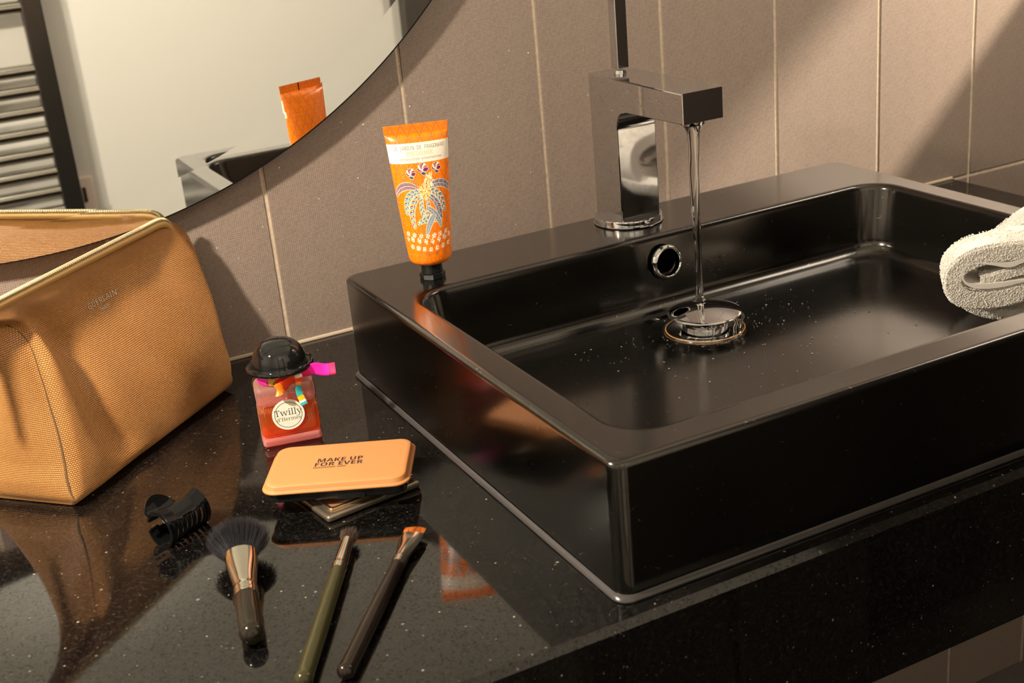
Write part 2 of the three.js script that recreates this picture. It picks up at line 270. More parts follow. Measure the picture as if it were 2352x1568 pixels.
{
  const t = thing('drain_plug', 'domed chrome drain plug under the running water', 'drain', [DX, FY, DZ]);
  part('flange', lathe([[0.0225, -0.02], [0.0225, -0.002], [0.0245, -0.0008], [0.034, 0.0010], [0.0365, 0.0008], [0.0372, -0.0006], [0.0372, -0.0018]], 64), M.chrome, t);
  part('rust_line', new THREE.TorusGeometry(0.0374, 0.0005, 6, 64).rotateX(Math.PI / 2).translate(0, 0.0002, 0), new THREE.MeshStandardMaterial({ color: new THREE.Color(0.42, 0.20, 0.05), roughness: 0.8 }), t, 'thin rust-coloured line round the drain flange');
  part('insert', lathe([[0, -0.004], [0.0215, -0.004], [0.0215, 0.0055], [0.0200, 0.0072], [0.0185, 0.0072], [0.018, 0.002], [0, 0.002]], 48), M.chrome, t);
  part('stem', new THREE.CylinderGeometry(0.005, 0.005, 0.016, 20).translate(0, 0.009, 0), M.chrome, t);
  const pts = [[0, 0.0135], [0.030, 0.0140], [0.0345, 0.0148], [0.0352, 0.0158], [0.0345, 0.0168]]; for (let k = 1; k <= 14; k++) { const r = 0.0345 * (1 - k / 14); pts.push([r, 0.0168 + 0.0052 * (1 - (r / 0.0345) ** 2)]); }
  part('cap', lathe(pts, 72), M.chrome, t);
}
// ───────── tap ─────────
const FX = 0.2985, FZ = 0.160;
{
  const t = thing('mixer_tap', 'angular chrome mixer tap with a flat spout and pin lever on the basin ledge', 'tap', [FX, H, 0]);
  part('base_ring', lathe([[0, 0.001], [0.0352, 0.0006], [0.0356, 0.0016], [0.0347, 0.0020], [0.0345, 0.0072], [0.0338, 0.0080], [0.02, 0.0080], [0, 0.0080]], 80).translate(0, 0, FZ), M.chrome, t);
  const s = new THREE.Shape(), zb = FZ - 0.0235, zf = FZ + 0.0235, yt = 0.1495, yu = 0.1215, tip = 0.2975, r = 0.021;
  s.moveTo(zb, 0.0075); s.lineTo(zf, 0.0075); s.lineTo(zf, yu - r - 0.003); s.bezierCurveTo(zf, yu - 0.006, zf + 0.006, yu - 0.002, zf + r, yu - 0.0005); s.lineTo(tip, yu + 0.0015); s.lineTo(tip, yt - 0.001); s.lineTo(zb, yt); s.lineTo(zb, 0.0075);
  const wd = 0.0445, bv = 0.0012, e = new THREE.ExtrudeGeometry(s, { depth: wd - 2 * bv, bevelEnabled: true, bevelThickness: bv, bevelSize: bv, bevelSegments: 3, curveSegments: 24 });
  e.rotateY(-Math.PI / 2).translate(wd / 2 - bv, 0, 0);
  part('body', creased(e, 0.2), M.chrome, t);
  part('lever_collar', lathe([[0.0098, -0.0002], [0.0098, 0.0006], [0.0088, 0.0010], [0.0082, 0.0002], [0.0066, 0.0004], [0.0060, 0.0042], [0.0, 0.0046]], 40).translate(-0.001, yt, FZ + 0.002), M.chrome, t);
  const pin = box(0.0128, 0.21, 0.0128, 0, 0.105, 0, 0.0008, 2).rotateY(0.0).rotateX(0.01).translate(-0.001, yt + 0.0062, FZ + 0.002);
  part('pin_lever', pin, M.chrome, t);
  part('aerator', lathe([[0, -0.0045], [0.0088, -0.0045], [0.0112, -0.0035], [0.0116, 0.0005], [0.0116, 0.004], [0, 0.004]], 36).translate(0, yu - 0.001, 0.2815), M.chrome, t);
  const txt = canvasTex(512, 256, (c, w, h) => { c.fillStyle = '#000'; c.fillRect(0, 0, w, h); c.fillStyle = '#fff'; c.textAlign = 'center'; c.font = 'bold 96px sans-serif'; c.fillText('A X O R', w / 2, 120); c.font = '46px sans-serif'; c.fillText('hansgrohe', w / 2, 195); }, false);
  const pl = new THREE.PlaneGeometry(0.026, 0.013).translate(0.002, 0.0205, zf + 0.0009);
  part('lettering', pl, new THREE.MeshStandardMaterial({ color: new THREE.Color(0.16, 0.115, 0.065), roughness: 0.5, alphaMap: txt, transparent: true }), t, 'small etched lettering low on the tap column');
}
//@@OBJECTS
// ───────── running water ─────────
{
  const t = thing('water_stream', 'clear stream of water falling from the tap onto the drain plug', 'water', [FX, 0, 0.2815]);
  const yt = H + 0.1158, yb = FY + 0.0222, rings = [], n = 28, K = 60;
  for (let j = 0; j <= K; j++) {
    const q = j / K, y = lerp(yb, yt, q), d = yt - y, e = y - yb;
    const r = 0.0034 + 0.0012 * q + 0.0042 * Math.exp(-d / 0.006) + 0.0030 * Math.exp(-e / 0.0012), tw = 5 * q;
    rings.push([...Array(n)].map((_, i) => { const a = -i / n * 2 * Math.PI, k = 1 + 0.10 * Math.cos(2 * a + tw * 1.3) + 0.07 * Math.cos(3 * a - tw * 3) * Math.sin(q * 9 + 1); return V(r * k * Math.cos(a) + 0.0006 * Math.sin(q * 8), y, r * k * Math.sin(a)); }));
  }
  part('falling_jet', loft(rings.map(r => r.slice().reverse()), [true, true]), M.water, t);
  for (const [a, h] of [[1.25, 0.0145], [0.75, 0.0145], [1.95, 0.0145], [0.15, 0.0145]]) {                     // trickles off the rim of the plug
    const p = [V(0.0350, 0.0155, 0), V(0.0362, 0.0125, 0), V(0.0345, 0.0075, 0), V(0.0342, 0.0010, 0)];
    const g = tubeGeo(p, 0.0014, 16, 10); const q = g.attributes.position; for (let i = 0; i < q.count; i++) { const f = 1 + 0.7 * smooth(0.012, 0.0155, q.getY(i)) + 0.6 * smooth(0.004, 0.001, q.getY(i)); q.setZ(i, q.getZ(i) * f); }
    g.computeVertexNormals(); g.rotateY(-a).translate(DX - FX, FY, DZ - 0.2815);
    part('trickle', g, M.water, t);
  }
}
{
  const t = thing('water_droplets', 'tiny water droplets splashed over the tap, tiles and basin', 'water'); stuff(t);
  const list = [], dome = new THREE.SphereGeometry(1, 10, 6), add = (p, n, r) => { const q = new THREE.Quaternion().setFromUnitVectors(V(0, 1, 0), n); list.push(new THREE.Matrix4().compose(p, q, V(r, r * 0.55, r))); };
  const left = V(-1, 0, 0), fx = FX - 0.02225;
  for (let k = 0; k < 300; k++) { const up = rnd() < 0.62, z = up ? lerp(0.139, 0.292, rnd()) : lerp(0.138, 0.181, rnd()), y = H + (up ? lerp(0.125, 0.147, rnd()) : lerp(0.01, 0.128, 1 - rnd() ** 1.5)); add(V(fx, y, z), left, 0.00035 + 0.0007 * rnd() ** 2); }
  for (let k = 0; k < 26; k++) add(V(FX + lerp(-0.02, 0.02, rnd()), H + lerp(0.025, 0.06, rnd()), FZ + 0.0243), V(0, 0, 1), 0.0004 + 0.0005 * rnd());
  for (let k = 0; k < 330; k++) { const a = rnd() * 6.28, r = 0.045 + 0.16 * rnd() ** 1.3; const x = DX + r * Math.cos(a), z = DZ + r * Math.sin(a) * 0.9; if (x < 0.07 || x > 0.53 || z < 0.255 || z > 0.55) continue; add(V(x, FY + 0.0020 - 0.0009 * (r < 0.07), z), V(0, 1, 0), 0.0003 + 0.0007 * rnd() ** 2.5); }
  for (let k = 0; k < 34; k++) { const y = lerp(0.042, 0.068, rnd()), f = (H - y) / (H - FY); add(V(0.345 + 0.045 * (rnd() - 0.5), y, RZ0 + 0.0012 + 0.0088 * f), V(0, 0.1, 1).normalize(), 0.0005 + 0.0013 * rnd() ** 2); }
  const im = new THREE.InstancedMesh(dome, M.water, list.length); list.forEach((m, i) => im.setMatrixAt(i, m)); im.name = 'droplet_scatter'; stuff(im); t.add(im);
}
{
  const t = thing('lime_specks', 'tiny pale dried water specks scattered on the wall tiles', 'specks'); stuff(t);
  const im = new THREE.InstancedMesh(new THREE.SphereGeometry(1, 8, 6), new THREE.MeshStandardMaterial({ color: new THREE.Color(0.85, 0.82, 0.78), roughness: 0.5 }), 110), m = new THREE.Matrix4();
  for (let k = 0; k < 110; k++) { const r = 0.00025 + 0.00045 * rnd() ** 2.5; im.setMatrixAt(k, m.compose(V(lerp(-0.12, 0.42, rnd() ** 1.4), lerp(0.005, 0.27, rnd()), 0.0001), new THREE.Quaternion(), V(r, r, r * 0.4))); }
  im.name = 'speck_scatter'; stuff(im); t.add(im);
}
// ───────── round mirror ─────────
{
  const R = 0.594, RB = 0.5645, z = 0.024, t = thing('round_mirror', 'large round wall mirror with a wide sloping glass border over the worktop', 'mirror', [-0.2585, 0.7492, 0]);
  part('mirror_glass', new THREE.CircleGeometry(RB, 256).translate(0, 0, z), M.mirror, t);
  const bev = new THREE.RingGeometry(RB, R, 256, 6), p = bev.attributes.position; for (let i = 0; i < p.count; i++) p.setZ(i, z + 0.0084 * Math.max(0, Math.hypot(p.getX(i), p.getY(i)) - RB)); bev.computeVertexNormals();
  part('bevel', bev, M.mirror, t, 'sloping border of the mirror glass');
  const edge = lathe([[RB - 0.02, 0.0186], [R + 0.0012, 0.0186], [R + 0.0015, 0.0190], [R + 0.0015, z - 0.0002], [R, z + 0.00022]], 256).rotateX(Math.PI / 2);
  part('edge', edge, M.black, t);
  part('backing', new THREE.CircleGeometry(R, 128).rotateY(Math.PI).translate(0, 0, 0.0187), M.matteBlack, t);
  for (const [x, y] of [[-0.25, 0.2], [0.25, 0.2], [0, -0.25]]) part('wall_mount', new THREE.CylinderGeometry(0.04, 0.04, 0.0182, 24).rotateX(Math.PI / 2).translate(x, y, 0.0093), M.matteBlack, t);
}
// ───────── things seen in the mirror ─────────
{
  const t = thing('towel_radiator', 'ladder towel radiator with chrome bars on the far wall, seen in the mirror', 'radiator', [0, 0, 1.415]);
  const post = new THREE.MeshStandardMaterial({ color: new THREE.Color(0.10, 0.092, 0.08), metalness: 0.9, roughness: 0.22 });
  const barM = new THREE.MeshStandardMaterial({ color: new THREE.Color(0.50, 0.48, 0.43), metalness: 1, roughness: 0.16 });
  for (const x of [-0.052, -0.56]) part('post', box(0.038, 1.5, 0.03, x, 0.25, 0, 0.004), post, t, 'dark metal upright');
  for (const y of [-0.437, -0.398, -0.358, -0.319, -0.28, -0.12 + 0.002, -0.079, -0.041, -0.002, 0.039, 0.079, 0.119, 0.157, 0.273, 0.313, 0.353, 0.393, 0.51, 0.55, 0.59, 0.63, 0.67])
    part('bar', new THREE.CylinderGeometry(0.0118, 0.0118, 0.508, 24).rotateZ(Math.PI / 2).translate(-0.306, y - 0.004, -0.002), barM, t);
  for (const [x, y] of [[-0.052, 0.9], [-0.56, 0.9], [-0.052, -0.4], [-0.56, -0.4]]) part('wall_bracket', new THREE.CylinderGeometry(0.011, 0.011, 0.08, 16).rotateX(Math.PI / 2).translate(x, y, 0.0405), post, t);
}
{
  const t = thing('wall_switch', 'small pale switch box on the wall beside the radiator upright', 'switch', [-0.014, -0.115, 1.4985]);
  const pale = new THREE.MeshStandardMaterial({ color: new THREE.Color(0.66, 0.53, 0.45), roughness: 0.5 });
  part('cover', box(0.034, 0.07, 0.016, 0, 0, -0.008, 0.003), pale, t); part('rocker', box(0.006, 0.03, 0.004, -0.004, 0, -0.0175, 0.001), M.matteBlack, t);
}
// ───────── hand cream tube ─────────
{
  const art = canvasTex(2048, 1536, (c, w, h) => {
    c.fillStyle = '#ee7a06'; c.fillRect(0, 0, w, h);
    const X = u => u * w, Y = v => (1 - v) * h;
    c.lineWidth = 7; c.strokeStyle = 'rgba(184,62,8,0.75)'; const sx = w / 13, sy = h / 13;                       // trellis of lozenges and rings
    for (let j = -1; j < 15; j++) for (let i = -1; i < 18; i++) {
      const x = i * sx + (j % 2 ? sx / 2 : 0), y = j * sy; c.beginPath(); c.moveTo(x, y); c.lineTo(x + sx / 2, y + sy); c.lineTo(x, y + 2 * sy); c.lineTo(x - sx / 2, y + sy); c.closePath(); c.stroke();
      c.lineWidth = 4; c.beginPath(); c.ellipse(x, y + sy, sx * 0.25, sy * 0.36, 0, 0, 7); c.stroke(); c.lineWidth = 7;
    }
    c.fillStyle = '#5a74b4'; for (let j = -1; j < 15; j++) for (let i = -1; i < 18; i++) { const x = i * sx + (j % 2 ? sx / 2 : 0), y = j * sy; c.beginPath(); c.arc(x, y, 8, 0, 7); c.fill(); }
    // front: centre of the front is u = 0.25
    const cx = X(0.25), fw = w * 0.5;
    const leaf = (x, y, l, wd, a, col) => { c.save(); c.translate(x, y); c.rotate(a); c.beginPath(); c.moveTo(0, 0); c.bezierCurveTo(l * 0.3, -wd, l * 0.7, -wd, l, 0); c.bezierCurveTo(l * 0.7, wd, l * 0.3, wd, 0, 0); c.lineWidth = 7; c.strokeStyle = '#f7e6c6'; c.stroke(); c.fillStyle = col; c.fill(); c.restore(); };
    const frond = (x, y, a0, len, bend, cols, size) => { let a = a0; const n = 21; for (let i = 0; i < n; i++) { const st = len / n; x += Math.cos(a) * st; y += Math.sin(a) * st; a += bend / n; const k = 0.8 * size * (0.55 + 0.8 * Math.sin(Math.PI * (i + 1) / (n + 1))); leaf(x, y, k, k * 0.26, a + 0.75, cols[i % cols.length]); leaf(x, y, k, k * 0.26, a - 0.75, cols[(i + 1) % cols.length]); } };
    const navy = '#27406f', teal = '#3f84a6', red = '#8c1f28', plum = '#6b1a52', gold = '#f3b04a', ora = '#f08a1e';
    c.save(); c.beginPath(); c.rect(X(0.01), Y(0.745), X(0.48), Y(0.10) - Y(0.745)); c.clip();
    const oy = Y(0.54);
    frond(cx - 30, oy, -2.5, 470, -1.5, [navy, red, plum], 60); frond(cx + 30, oy, -0.65, 470, 1.5, [navy, teal, red], 60);
    frond(cx - 20, oy + 10, -2.9, 420, -1.9, [teal, ora, navy], 62); frond(cx + 20, oy + 10, -0.25, 420, 1.9, [teal, gold, navy], 62);
    frond(cx - 10, oy + 30, 2.9, 460, -1.7, [red, teal, ora], 60); frond(cx + 20, oy + 30, 0.25, 460, 1.7, [teal, navy, red], 62);
    frond(cx, oy + 40, 2.3, 330, -1.8, [navy, gold, teal], 52); frond(cx + 10, oy + 40, 0.9, 330, 1.8, [navy, red, gold], 52);
    frond(cx - 170, Y(0.30), -0.5, 420, 0.9, [teal, navy, gold], 56); frond(cx + 250, Y(0.26), -1.9, 330, -0.8, ['#4d5360', teal, navy], 54); frond(cx - 40, Y(0.20), -1.2, 300, 0.5, [teal, navy], 56);
    for (let i = 0; i < 18; i++) { const a = i / 18 * 6.283; leaf(cx + 30 + 12 * Math.cos(a), oy + 12 * Math.sin(a), 82, 12, a, i % 3 ? gold : '#c2611b'); }
    const flower = (x, y, r, cols) => { for (let i = 0; i < 7; i++) leaf(x, y, r, r * 0.36, -2.9 + i * 0.46, cols[i % cols.length]); leaf(x - r * 0.4, y + r * 0.35, r * 0.9, r * 0.25, 0.2, navy); };
    flower(cx - 150, Y(0.665), 74, [plum, '#f1dcc0', red]); flower(cx + 30, Y(0.69), 82, [plum, '#f1dcc0', '#a04560']); flower(cx + 230, Y(0.69), 74, [plum, '#ead0b0', red]);
    for (let i = 0; i < 46; i++) { const q = (i * 0.618) % 1, x = cx - 380 + 800 * q, y = Y(0.165 + 0.055 * Math.sin(i * 2.1) + 0.05 * Math.abs(q - 0.5)); for (let k = 0; k < 6; k++) leaf(x, y, 26, 8, k * 1.05 + i, ['#f5e2c8', '#c8432c', '#f2d3ae', '#a5302a'][(i + k) % 4]); }
    for (let i = 0; i < 26; i++) { const a = i * 2.4, r = 16 * Math.sqrt(i); leaf(cx + 30 + r * 1.5, Y(0.62) + Math.sin(a) * r * 0.7, 34, 9, a, [gold, '#f7e6c6', ora][i % 3]); }
    c.restore();
    c.fillStyle = 'rgba(120,60,10,0.8)'; c.textAlign = 'center'; c.font = '52px serif'; c.fillText('Fragonard', cx + 30, Y(0.072));
    // white band
    c.fillStyle = '#e4d7c4'; c.fillRect(X(0.0), Y(0.885), X(0.5), Y(0.745) - Y(0.885));
    c.fillStyle = '#5d5148'; c.font = '56px sans-serif'; const sp = (s, x, y, tot) => { const g = tot / (s.length - 1); [...s].forEach((k, i) => c.fillText(k, x - tot / 2 + i * g, y)); };
    sp('LE JARDIN DE FRAGONARD', cx + 14, Y(0.838), 710);
    c.fillStyle = '#c79a55'; c.font = '62px serif'; c.fillText('ROSE LAVANDE', cx + 14, Y(0.798), 380); c.fillStyle = '#4b4038'; c.font = '36px serif'; c.fillText('crème mains parfumée - perfumed hand cream', cx + 14, Y(0.766), 620);
    // back: small pale label, black register mark
    c.fillStyle = '#d2b27c'; c.fillRect(X(0.66), Y(0.60), X(0.16), Y(0.40) - Y(0.60)); c.fillStyle = '#6a4a22'; for (let k = 0; k < 5; k++) c.fillRect(X(0.675), Y(0.57) + k * 46, X(0.12 - 0.02 * (k % 2)), 12);
    c.fillStyle = '#1b1008'; c.fillRect(X(0.765), Y(1), 26, 95);
    c.fillStyle = 'rgba(150,52,6,0.35)'; for (let x = 0; x < w; x += 16) c.fillRect(x, Y(1), 6, 92);
  });
  const t = thing('hand_cream_tube', 'orange patterned hand cream tube standing upside down on its black cap', 'tube', [0.0665, H, 0.187], -0.354);
  const rings = [], n = 72, Yb = 0.0195, Yt = 0.1445, hw = 0.0288;
  const lvl = [[0.0, 0.011, 0.011, 0], [0.0002, 0.013, 0.013, 0]];
  const prof = (q) => { const k = smooth(0.02, 0.98, q); const a = lerp(0.0198, hw, Math.pow(q, 0.9)), b = 0.0194 * Math.sqrt(Math.max(0, 1 - Math.pow(q, 1.6))) * (1 - 0.05 * k) + 0.0007; return [a, b]; };
  const uvv = [];
  const push = (y, a, b, v, sq = 2) => { rings.push([...Array(n)].map((_, i) => { const th = Math.PI - i / n * 2 * Math.PI; const c = Math.cos(th), s = Math.sin(th), e = 2 / sq; return V(a * Math.sign(c) * Math.abs(c) ** e, y, b * Math.sign(s) * Math.abs(s) ** e); })); uvv.push(v); };
  push(0.0145, 0.0085, 0.0085, 0); push(0.0150, 0.0125, 0.0125, 0.0); push(0.0165, 0.0165, 0.0163, 0.005); push(0.0185, 0.0190, 0.0186, 0.015);
  for (let j = 0; j <= 26; j++) { const q = j / 26, [a, b] = prof(q * 0.93 / 1); push(lerp(Yb + 0.0015, 0.1345, q), a, b, lerp(0.025, 0.93, q)); }
  push(0.1360, hw * 0.992, 0.0012, 0.94, 3); push(0.1365, hw * 0.995, 0.0008, 0.945, 4); push(Yt - 0.0005, hw + 0.0003, 0.0008, 0.997, 4); push(Yt, hw + 0.0002, 0.0005, 1.0, 4);
  const g = gridGeo(rings.map(r => r.slice().reverse()), n, rings.length, true, (i, j) => [1 - i / n, uvv[j]]);
  // u must run 0..0.5 across the front: th goes pi→0 with z>0 first
  const u = g.attributes.uv, p = g.attributes.position; for (let k = 0; k < u.count; k++) u.setX(k, 0);
  { const cols = n + 1; for (let j = 0; j < rings.length; j++) { let a = 0; for (let i = 0; i < n; i++) a = Math.max(a, Math.abs(p.getX(j * cols + i))); for (let i = 0; i < cols; i++) { const k = j * cols + i, f = clamp(p.getX(k) / a, -1, 1), back = i < n / 2 - 1 + 0.5; const e = 0.5 * f + 0.5 * (2 / Math.PI) * Math.asin(f); u.setX(k, back ? 1 - 0.25 * (1 + e) : 0.25 * (1 + e)); } } }
  part('tube_body', g, new THREE.MeshPhysicalMaterial({ map: art, roughness: 0.33, ior: 1.5 }), t);
  const oct = (r0, r1, y0, y1, N) => creased(new THREE.CylinderGeometry(r1, r0, y1 - y0, N).translate(0, (y0 + y1) / 2, 0), 0.3);
  part('cap', merge([oct(0.0118, 0.0122, 0.0003, 0.0048, 8), oct(0.0117, 0.0110, 0.0048, 0.0054, 8), oct(0.0101, 0.0098, 0.0058, 0.0142, 40)]), M.black, t, 'black octagonal screw cap');
  part('neck', new THREE.CylinderGeometry(0.0105, 0.0095, 0.0022, 32).translate(0, 0.0147, 0), new THREE.MeshStandardMaterial({ color: new THREE.Color(0.75, 0.30, 0.03), roughness: 0.4 }), t);
}
// ───────── gold make-up pouch ─────────
const curve = (tab, x) => { if (x <= tab[0][0]) return tab[0][1]; for (let i = 1; i < tab.length; i++) if (x <= tab[i][0]) { const [a, b] = tab[i - 1], [c, d] = tab[i]; const t = (x - a) / (c - a); const p0 = tab[Math.max(0, i - 2)][1], p3 = tab[Math.min(tab.length - 1, i + 1)][1]; return b + 0.5 * t * (d - p0 + t * (2 * p0 - 5 * b + 4 * d - p3 + t * (3 * (b - d) + p3 - p0))); } return tab[tab.length - 1][1]; };
{
  const t = thing('makeup_pouch', 'gold woven zip-up make-up pouch leaning under the mirror', 'pouch', [-0.287, 0.0008, 0.248]);
  const ES = V(0.725, 0, -0.6888), ET = V(-0.6888, 0, -0.725), P = (s, y, q) => V(0, y, 0).addScaledVector(ES, s).addScaledVector(ET, q);
  const S0 = [[0, 0.004], [0.01, 0.001], [0.035, 0.009], [0.07, 0.018], [0.106, 0.027], [0.135, 0.034], [0.149, 0.024], [0.159, -0.004], [0.168, -0.040]];
  const S1 = [[0, 0.240], [0.008, 0.2455], [0.03, 0.256], [0.058, 0.263], [0.094, 0.274], [0.121, 0.279], [0.144, 0.273], [0.158, 0.262], [0.168, 0.250]];
  const TF = [[0, 0.010], [0.004, 0.003], [0.012, 0.001], [0.05, 0.011], [0.09, 0.024], [0.13, 0.036], [0.155, 0.043], [0.168, 0.0475]];
  const BG = [[0, 0], [0.02, 0.005], [0.06, 0.014], [0.11, 0.026], [0.14, 0.038], [0.158, 0.030], [0.168, 0.012]];
  const front = (s, y) => {                                                       // fold and hollow of the soft front
    const sv = curve([[0, 0.085], [0.05, 0.067], [0.11, 0.068], [0.15, 0.045], [0.17, 0.03]], y), env = smooth(0.0, 0.03, y) * smooth(0.168, 0.140, y);
    let d = 0.0085 * Math.exp(-(((s - sv) / 0.017) ** 2)) * env;
    d += 0.0105 * smooth(0.03, 0.09, s) * smooth(0.275, 0.215, s) * Math.exp(-(((y - 0.128 - 0.16 * (s - 0.15)) / 0.034) ** 2));
    d -= 0.0075 * Math.exp(-(((s - 0.185) / 0.055) ** 2)) * Math.exp(-(((y - 0.050) / 0.032) ** 2));
    d -= 0.0060 * Math.exp(-(((s - 0.036) / 0.017) ** 2)) * Math.exp(-(((y - 0.085) / 0.05) ** 2));
    d += 0.0011 * Math.sin(s * 95 + y * 60) * env; return d;
  };
  const rings = [], nf = 72, ng = 20, nb = 30, ys = [];
  for (let j = 0; j <= 64; j++) { const q = j / 64; ys.push(0.168 * (q < 0.12 ? q * q / 0.24 + 0.0 : q - 0.06) / 0.94); }
  const bag = (p, y) => { const s0 = curve(S0, y), s1 = curve(S1, y), s = lerp(s0, s1, p), e = Math.min(p, 1 - p); return [s, curve(TF, y) + front(s, y) + 0.006 * Math.exp(-((e / 0.018) ** 2)) * smooth(0, 0.02, y) * smooth(0.168, 0.15, y) + 0.004 * Math.exp(-((p / 0.03) ** 2)) * smooth(0.09, 0.135, y) * smooth(0.166, 0.15, y)]; };
  for (const y of ys) {
    const r = [], s0 = curve(S0, y), s1 = curve(S1, y), b = curve(BG, y), t0 = bag(0, y)[1], t1 = bag(1, y)[1], back = 0.099 - curve(TF, y);
    for (let i = 0; i < nf; i++) { const [s, q] = bag(i / nf, y); r.push(P(s, y, q)); }
    for (let i = 0; i < ng; i++) { const q = i / ng, a = Math.sin(Math.PI * q); r.push(P(s1 + b * 0.32 * a ** 0.75, y, lerp(t1, back, q))); }
    for (let i = 0; i < nb; i++) { const q = i / nb; r.push(P(lerp(s1, s0, q), y, back - 0.004 * Math.sin(Math.PI * q))); }
    for (let i = 0; i < ng; i++) { const q = i / ng, a = Math.sin(Math.PI * q); r.push(P(s0 - b * a ** 0.75, y, lerp(back, t0, q))); }
    rings.push(r);
  }
  const g = loft(rings, [true, true]);
  const BC = 32, BN = 256;   // 8 x 8 staggered beads
  const bead = (x, y) => { const row = Math.floor(y / BC), u = ((x / BC + (row % 2) * 0.5) % 1) - 0.5, v = (y / BC) % 1 - 0.5; return clamp(1 - (Math.pow(Math.abs(u) / 0.52, 2.6) + Math.pow(Math.abs(v) / 0.47, 2.6))); };
  const wc = dataTex(BN, BN, (x, y) => { const b = Math.pow(bead(x, y), 0.6), n = 0.88 + 0.2 * vnoise(x / 20, y / 4, 64, 21); return [lerp(106, 194, b) * n, lerp(62, 134, b) * n, lerp(17, 67, b) * n].map(v => Math.min(255, v)); });
  const wb = dataTex(BN, BN, (x, y) => { const v = 240 * Math.sqrt(bead(x, y)) + 12 * vnoise(x / 4, y / 4, 64, 22); return [v, v, v].map(k => Math.min(255, k)); }, false);
  const cloth = new THREE.MeshPhysicalMaterial({ map: rep(wc, 0.0132), bumpMap: rep(wb, 0.0132), bumpScale: 0.00045, roughness: 0.5, ior: 1.5, sheen: 0.3, sheenRoughness: 0.5, sheenColor: new THREE.Color(0.8, 0.6, 0.3) });
  part('fabric_shell', g, cloth, t);
  const satin = new THREE.MeshPhysicalMaterial({ color: new THREE.Color(0.36, 0.20, 0.052), roughness: 0.5, ior: 1.5 });
  const zc = [[-0.062, 0.148], [-0.055, 0.159], [-0.044, 0.1665], [-0.020, 0.1698], [0.02, 0.1703], [0.07, 0.1703], [0.14, 0.1703], [0.21, 0.1700], [0.245, 0.1690], [0.254, 0.1645], [0.258, 0.158]];
  const zp = dy => zc.map(([s, y]) => P(s, y + dy, 0.0495));
  part('zip_tape', strip(zp(-0.0034), 0.0072, 0.0060, () => V(0, 1, 0), 80, 6), satin, t, 'plain gold zip tape along the top');
  const zcv = new THREE.CatmullRomCurve3(zp(0.0012)), zr = [], ZN = 1560;
  for (let k = 0; k <= ZN; k++) { const q = k / ZN, p = zcv.getPoint(q), d = zcv.getTangent(q), sd = V(0, 0, 0).crossVectors(d, ET).normalize(), r = 0.0019 + 0.00034 * Math.sin(k * Math.PI / 3); zr.push([...Array(10)].map((_, i) => { const a = i / 10 * 6.2832; return p.clone().addScaledVector(sd, r * Math.sin(a)).addScaledVector(ET, r * 1.15 * Math.cos(a)); })); }
  part('zip_teeth', gridGeo(zr, 10, ZN + 1, true), new THREE.MeshPhysicalMaterial({ color: new THREE.Color(0.50, 0.41, 0.25), metalness: 0.6, roughness: 0.34 }), t, 'pale gold zip teeth');
  const seam = e => { const c = []; for (let k = 0; k <= 16; k++) { const y = lerp(0.006, 0.150, k / 16), [s, q] = bag(e, y); c.push(P(s, y, q + 0.0011)); } return c; };
  const thread = new THREE.MeshStandardMaterial({ color: new THREE.Color(0.10, 0.048, 0.012), roughness: 0.8 });
  part('seam', tubeGeo(seam(0), 0.0012, 60, 8), thread, t, 'dark stitched seam'); part('seam', tubeGeo(seam(1), 0.0012, 60, 8), thread, t, 'dark stitched seam');
  const txt = canvasTex(1024, 384, (c, w, h) => { c.fillStyle = '#000'; c.fillRect(0, 0, w, h); c.fillStyle = '#fff'; c.textAlign = 'center'; c.font = '172px sans-serif'; c.fillText('GUERLAIN', w / 2, 190); c.font = '96px sans-serif'; c.fillText('PARIS', w / 2, 335); }, false);
  const pr = []; for (let j = 0; j <= 8; j++) { const row = []; for (let i = 0; i <= 24; i++) { const y = lerp(0.1195, 0.1355, j / 8), s = lerp(0.109, 0.162, i / 24), s0 = curve(S0, y), s1 = curve(S1, y), [, q] = bag((s - s0) / (s1 - s0), y); row.push(P(s, y, q - 0.0005)); } pr.push(row); }
  part('lettering', gridGeo(pr, 25, 9), new THREE.MeshStandardMaterial({ color: new THREE.Color(0.52, 0.43, 0.33), metalness: 0.3, roughness: 0.4, alphaMap: txt, transparent: true }), t, 'small pale lettering on the front');
}
